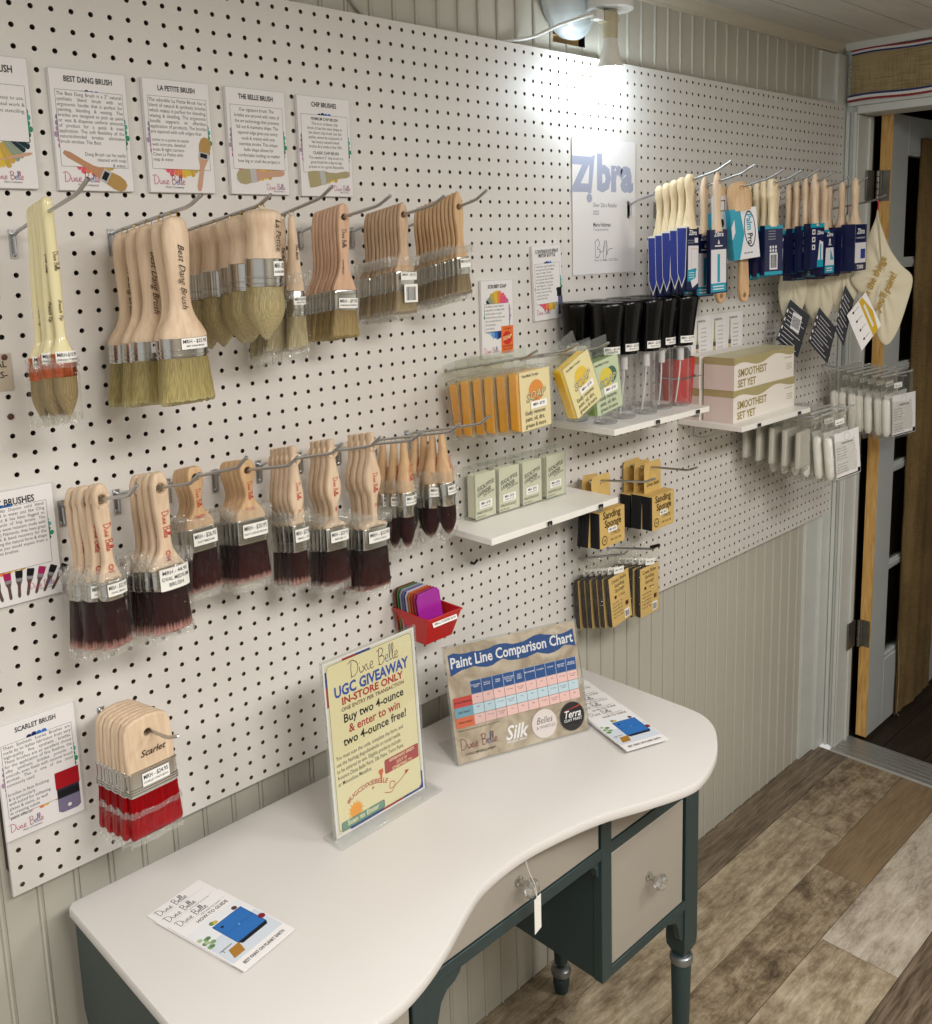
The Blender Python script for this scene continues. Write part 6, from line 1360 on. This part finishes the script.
# ------------------------------------------------------------------ landscape chart in slanted acrylic
bl = Vector((.6742, -.1604, DZ)); u = Vector((.2472, -.0874, 0)).normalized(); n_ = Vector((u.y, -u.x, 0)); upv = (Vector((.0175, .045, 0)) * 0 - n_ * .048 + Vector((0, 0, .194))).normalized()
if n_.y > 0: n_ = -n_
r = thing('sign_holder', 'landscape slanted acrylic holder with the Paint Line Comparison Chart', 'sign', tuple(bl), (0, 0, math.atan2(u.y, u.x)))
W_, H_ = .262, .199; T = Matrix.Translation((0, 0, .002)) @ Matrix.Rotation(-.235, 4, 'X')
g = G(); g.box(-.002, W_ + .002, -.004, .085, 0, .002, M_acr); g.build('acrylic_foot', r)
g = G(); g.box(-.003, W_ + .003, -.0026, -.0012, 0, H_ + .003, M_acr, T); g.box(-.003, W_ + .003, .0012, .0026, 0, H_ + .003, M_acr, T)
for x in (-.003, W_ + .0018): g.box(x, x + .0012, -.0026, .0026, 0, H_ + .003, M_acre, T)
g.box(-.003, W_ + .003, -.0026, .0026, H_ + .0018, H_ + .003, M_acre, T); g.build('acrylic_pocket', r)
m, nt, out = newmat('crumpled_kraft_print'); b = N(nt, 'ShaderNodeBsdfPrincipled'); b.inputs['Roughness'].default_value = .5
tc = N(nt, 'ShaderNodeTexCoord'); n1 = N(nt, 'ShaderNodeTexNoise'); n1.inputs['Scale'].default_value = 14; n1.inputs['Detail'].default_value = 3; n1.inputs['Distortion'].default_value = 2.2; nt.links.new(tc.outputs['Object'], n1.inputs['Vector'])
rp = N(nt, 'ShaderNodeValToRGB'); e = rp.color_ramp.elements; e[0].position = .36; e[0].color = hexc('#a18f79'); e[1].position = .66; e[1].color = hexc('#c9bba6'); k_ = e.new(.5); k_.color = hexc('#b6a690'); nt.links.new(n1.outputs[0], rp.inputs[0]); nt.links.new(rp.outputs[0], b.inputs[0]); nt.links.new(b.outputs[0], out.inputs[0]); KR = m
g = Card(); g.box(0, W_, -.0008, .0008, 0, H_, KR, T); g.T = T @ Matrix.Translation((0, -.0005, 0)); w, h = W_, H_
NB = ink('#1f4a86'); rr = random.Random(2)
top = [(w * (.02 + .96 * i / 22), h * (.925 + .012 * math.sin(i * .9)) + rr.uniform(-.002, .002)) for i in range(23)]; bot = [(w * (.985 - .96 * i / 22), h * (.775 + .02 * math.sin(i * 1.1)) + rr.uniform(-.0025, .0025)) for i in range(23)]
for i in range(22): g.poly([top[i], top[i + 1], bot[21 - i], bot[22 - i]], NB)
g.text('Paint Line Comparison Chart', w * .5, h * .815, .0262, M_paper, .02, 0, 'CENTER', sx=.79)
x0, y0, cw, ch = w * .155, h * .30, w * .0815, h * .087; PNK, BLU, TAB = ink('#e3bcb6'), ink('#bcd0da'), ink('#2a4f86')
heads = ['CHALK MIN.\nPAINT', 'SILK ALL\nIN-ONE', 'TERRA\nPAINT', 'GATOR HIDE\nTOP COAT\nSEALER', 'EASY\nPEASY\nSPRAY', 'MOONSHINE', 'VOODOO', 'PATINA', 'UNICORN\nSPIT GEL', 'BELLES &\nWHISTLES']
for c_ in range(10):
    for rw in range(4):
        a, bb = x0 + c_ * cw, y0 + rw * ch + (0 if rw < 3 else 0); hh = ch if rw < 3 else ch * 1.35
        g.rect(a, bb, a + cw, bb + hh, (PNK, BLU, PNK, TAB)[rw]); g.frame(a, bb, a + cw, bb + hh, .0004, ink('#6d5a58') if rw < 3 else ink('#b9c4d4'))
        g.text(heads[c_] if rw == 3 else ('YES', 'Yes, water\nbased', 'NO', '1-2 coats', 'Yes')[(c_ * 3 + rw * 2) % 5], a + cw / 2, bb + hh * .6, .0034, M_paper if rw == 3 else ink('#5a3a3a'), .01, 0, 'CENTER')
for i, (cc, t) in enumerate(((ink('#c8684a'), 'TERRA PAINT'), (ink('#6f97a6'), 'SILK PAINT'), (ink('#b8443c'), 'CHALK MINERAL'))): g.rect(w * .02, y0 + i * ch, x0, y0 + (i + 1) * ch, cc); g.text(t, w * .088, y0 + (i + .4) * ch, .0046, K, .02, 0, 'CENTER')
g.text('*Topcoat recommended for high traffic areas or surfaces', w * .02, y0 - .006, .0036, ink('#4a4038'))
db_logo(g, w * .03, h * .115, .019, ink('#7a2136'), False, 0, {7: NB, 8: NB}, .05); g.text('CHALK MINERAL PAINT', w * .06, h * .06, .0055, ink('#4a4038'), .01)
g.text('Silk', w * .36, h * .095, .034, M_paper, .02, .35, sx=.9); g.text('MINERAL PAINT', w * .37, h * .065, .0055, M_paper, .02); 
g.disc(w * .665, h * .155, .0255, ink('#d9cfcb')); g.text('Belles', w * .665, h * .16, .0165, ink('#5c4c4c'), .0, .35, 'CENTER', sx=.85); g.text('& WHISTLES', w * .675, h * .115, .0072, ink('#5c4c4c'), .0, .0, 'CENTER')
g.disc(w * .885, h * .155, .0260, ink('#2b2a2c')); g.disc(w * .885, h * .155, .0262, ink('#6b675f')); g.disc(w * .885, h * .155, .0252, ink('#232224')); g.text('Terra', w * .885, h * .145, .0185, M_paper, .015, .35, 'CENTER', sx=.85); g.poly([(w * .80, h * .205), (w * .96, h * .245), (w * .96, h * .235)], ink('#c03a34')); g.text('CLAY PAINT', w * .89, h * .112, .0068, M_paper, .01, 0, 'CENTER')
g.build('printed_sheet', r, ang=20)
# ------------------------------------------------------------------ brochures
DOORB, GOLDB = ink('#2c6cb4'), ink('#a3762f')
def brochure(full):
    g = Card(); w, h = .0885, .147
    g.add([(0, 0, 0), (w, 0, 0), (w, h, 0), (0, h, 0), (0, 0, .0012), (w, 0, .0012), (w, h, .0012), (0, h, .0012)], [(0, 3, 2, 1), (4, 5, 6, 7), (0, 1, 5, 4), (1, 2, 6, 5), (2, 3, 7, 6), (3, 0, 4, 7)], M_paper, None, False)
    g.T = Matrix.Translation((0, 0, .0012 - .0003)) @ Matrix.Rotation(-PI / 2, 4, 'X')
    BK = ink('#2a2430'); g.script('Dixie Belle', w * .10, h * .895, .0125, BK, 0, .065, None)
    g.line([(w * .1, h * .872), (w * .92, h * .872)], .0003, GRY); g.text('BEST PAINT ON EARTH', w * .45, h * .852, .0032, BK, 0, 0, 'LEFT')
    if full:
        g.text('HOW-TO GUIDE', w * .30, h * .79, .0085, BK, .015, 0, 'LEFT', sx=.8)
        g.rect(w * .02, h * .14, w * .98, h * .75, ink('#c9d2dc')); g.rect(w * .02, h * .5, w * .98, h * .75, ink('#dfe2e6'))
        g.rect(w * .34, h * .30, w * .90, h * .64, DOORB); g.frame(w * .34, h * .30, w * .90, h * .64, .001, ink('#1c4a86')); g.line([(w * .34, h * .47), (w * .90, h * .47)], .0007, ink('#1c4a86')); g.disc(w * .44, h * .57, .0022, K); g.disc(w * .62, h * .47, .0014, ink('#7fa6d4'))
        g.poly([(w * .34, h * .30), (w * .90, h * .30), (w * .86, h * .26), (w * .38, h * .26)], K)
        for i in range(9): g.disc(w * (.06 + .035 * (i % 4)), h * (.46 + .035 * (i // 2)), .0035, ink(('#7c9a6a', '#5d7d54', '#a3b68c')[i % 3]))
        g.disc(w * .40, h * .68, .004, ink('#6d8a4a')); g.disc(w * .45, h * .67, .0035, ink('#c8a84a')); g.disc(w * .82, h * .67, .004, ink('#5c3a3a')); g.disc(w * .93, h * .38, .005, ink('#7a1f2a'))
        g.poly([(w * .10, h * .18), (w * .30, h * .18), (w * .36, h * .30), (w * .16, h * .30)], GOLDB); g.rect(w * .06, h * .33, w * .28, h * .345, GRY); g.rect(w * .09, h * .30, w * .11, h * .345, GRY)
        g.text('BEST PAINT ON PLANET EARTH', w * .5, h * .055, .0078, BK, .015, 0, 'CENTER', sx=.62)
    return g
def stack(nl, dl, ang, n, step, base, lab, grp, names):
    first = None
    for i in range(n):
        full = i == 0; d = Vector((-math.sin(ang), math.cos(ang), 0))
        loc = Vector((nl[0], nl[1], DZ)) + d * step * i; loc.z = DZ + (n - 1 - i) * .0014 + .0002
        nm = lab + ', ' + names[i]
        if i < 2: first = solo(brochure(i == 0 or True), 'brochure', nm, 'brochure', tuple(loc), (0, 0, ang + (i % 2) * .012), grp, ang=20)
        else:
            o = first.copy(); COL.objects.link(o); o.location = (loc.x, loc.y, loc.z + ZB); o.rotation_euler = (0, 0, ang + .01 * math.sin(i * 3)); o['label'] = nm
stack((.1625, -.3100), None, .195, 3, .0215, 0, 'white brochure with blue dresser picture, left stack', 'brochures at the left end of the desk', ['topmost', 'middle', 'bottom'])
stack((.8973, -.3526), None, -.345, 6, .0315, 0, 'white brochure with blue dresser picture, right stack', 'fanned brochures at the right end of the desk', ['topmost', 'second', 'third', 'fourth', 'fifth', 'bottom'])
# ------------------------------------------------------------------ lamp on the wall
M_por = mat('white_porcelain', '#dcdcda', .25); M_pla = mat('translucent_canopy', '#c3cdd0', .2, coat=.4); M_sock = mat('beige_bakelite', '#b3a98c', .4)
X_, Z_ = 1.205, 1.332
r = thing('wall_lamp', 'white wall lamp holder with a bare glowing bulb pointing down', 'lamp', (1.244, -.060, 1.298))
def lp(g, nm, **k): return g.build(nm, r, **k)
g = G(); T = Matrix.Translation((X_ - 1.244, .060 + .012, Z_ - 1.298)) @ Matrix.Rotation(PI / 2, 4, 'X')
g.lathe([(.082, -.006), (.084, .004), (.080, .010), (.074, .012), (.070, .020), (.060, .030), (.044, .038), (.02, .041), (.001, .042)], M_pla, 40, T); lp(g, 'wall_canopy', ang=50)
g = G(); g.lathe([(.001, -.001), (.046, -.001), (.0475, .004), (.0475, .034), (.044, .044), (.030, .052), (.001, .054)], M_por, 36, Matrix.Translation((0, 0, .001))); 
g.tube([(-.006, .01, .03), (-.03, .062, .032)], .020, M_por, 20)
g.lathe([(.0035, 0), (.0035, .003), (.0, .0035)], M_chrome, 12, Matrix.Translation((.0475, -.006, .030)) @ Matrix.Rotation(PI / 2, 4, 'Y')); lp(g, 'lamp_holder', ang=50)
g = G(); g.lathe([(.0135, .0), (.0135, -.006)], mat('steel_screw_shell', '#8f8b80', .35, metal=1), 24); g.lathe([(.0145, -.006), (.0165, -.010), (.0165, -.022), (.0145, -.030), (.0150, -.048), (.0140, -.054)], M_sock, 24)
g.box(-.030, -.010, -.011, .011, -.026, -.006, M_sock); g.tube([(.004, 0, -.012), (.0205, 0, -.018), (.004, 0, -.024)], .007, M_sock, 12); lp(g, 'socket_adapter', ang=50)
g = G(); g.lathe([(.0135, -.054), (.0150, -.058), (.0142, -.061), (.0155, -.065), (.0148, -.068), (.0165, -.072), (.0195, -.088), (.0245, -.104), (.0268, -.110)], mat('bulb_collar', '#d5d2c8', .4), 32, cap=False); bulb = lp(g, 'bulb_collar', ang=60)
m, nt, out = newmat('led_dome'); em = N(nt, 'ShaderNodeEmission'); em.inputs[0].default_value = (.80, .92, 1.0, 1); em.inputs[1].default_value = BULB; nt.links.new(em.outputs[0], out.inputs[0])
g = G(); g.lathe([(.0266, -.110), (.0285, -.117), (.0292, -.126), (.0275, -.138), (.0225, -.149), (.0145, -.1565), (.006, -.1595), (.0005, -.160)], m, 32, cap=False); lp(g, 'glowing_dome', ang=80)
g = G(); M_cord = mat('white_cord', '#d9d9d4', .4)
g.box(-.054, -.030, -.009, .009, -.025, -.007, M_cord); g.tube(spline([(-.054, 0, -.016), (-.075, .01, -.022), (-.11, .040, -.036), (-.16, .066, -.060), (-.24, .072, -.078), (-.30, .0735, -.088)], 8), .0034, M_cord)
solo(g, 'power_cord', 'white plug and cord running left from the lamp adapter', 'cord', (1.244, -.060, 1.298), bevel=.001)
g = G(); g.tube(spline([(.60, .014, 1.36), (.625, .014, 1.30), (.655, .0145, 1.245), (.69, .0148, 1.215)], 8), .0032, mat('grey_cord', '#a8a49a', .5)); solo(g, 'electric_cable', 'thin grey cord on the beadboard above the pegboard', 'cord')
# one dark peg clip low on the board
g = G(); g.tube([(0, .004, 0), (0, -.008, 0), (0, -.012, .004), (.004, -.014, .009)], .0026, M_black); solo(g, 'peg_clip', 'small black clip in the pegboard right of the red bin', 'clip', (cx(34), 0, cx(9)))
for c_, rr_, nm in ((1, 28, 'upper'), (1, 25, 'lower')):
    g = G(); g.lathe([(.0001, .0), (.0042, .0006), (.0040, .0016), (.001, .0022)], mat('brown_screw', '#5a3d33', .5, metal=.4), 14, Matrix.Rotation(PI / 2, 4, 'X')); solo(g, 'screw', '%s brown screw head in the pegboard at the left edge' % nm, 'screw', (cx(c_) + P, 0, cx(rr_)))
# ------------------------------------------------------------------ camera
R_ = Matrix(((0.71388494, -0.69967581, -0.02867138), (-0.13704817, -0.099445, -0.98555999), (0.68672126, 0.7075058, -0.16688158)))
cam = bpy.data.cameras.new('camera'); co = bpy.data.objects.new('camera', cam); COL.objects.link(co)
Mx = Matrix((R_[0], -R_[1], -R_[2])).transposed().to_4x4(); Mx.translation = Vector((-.34905, -1.2601, .84361 + ZB)); co.matrix_world = Mx
cam.sensor_fit = 'VERTICAL'; cam.sensor_height = 24; cam.lens = 945.707 / 1024 * 24; cam.shift_y = -104.155 / 1024; cam.clip_start = .02
bpy.context.scene.camera = co
# ------------------------------------------------------------------ lights: room fixtures overhead, one added fill lamp, soft ambient from the shop behind
def area(nm, loc, rot, sx, sy, e, col):
    l = bpy.data.lights.new(nm, 'AREA'); l.shape = 'RECTANGLE'; l.size = sx; l.size_y = sy; l.energy = e; l.color = col
    o = bpy.data.objects.new(nm, l); COL.objects.link(o); o.location = (loc[0], loc[1], loc[2] + ZB); o.rotation_euler = rot; return o
area('ceiling_or_fill_light', (.2, -1.75, 1.37), (0, 0, 0), .9, .5, L1, (1, .965, .92))
area('ceiling_or_fill_light', (-.9, -.9, 1.37), (0, 0, 0), .5, .5, L2, (1, .965, .92))
area('ceiling_or_fill_light', (1.5, -1.7, 1.37), (0, 0, 0), .6, .5, L_FILL, (1, .965, .92))  # added fill lamp, no such fixture known: lifts the darker right side
w = bpy.data.worlds.new('world'); w.use_nodes = True; bg = w.node_tree.nodes['Background']; bg.inputs[0].default_value = (1, .975, .95, 1); bg.inputs[1].default_value = AMB
sc = bpy.context.scene; sc.world = w
sc.view_settings.view_transform = 'Standard'; sc.view_settings.look = 'None'; sc.view_settings.gamma = 1; sc.view_settings.exposure = EXPO; sc.view_settings.use_curve_mapping = False
sc.cycles.transparent_max_bounces = 48; sc.cycles.max_bounces = 8; sc.cycles.glossy_bounces = 4; sc.cycles.transmission_bounces = 6; sc.cycles.sample_clamp_indirect = 6
sc.cycles.use_denoising = True
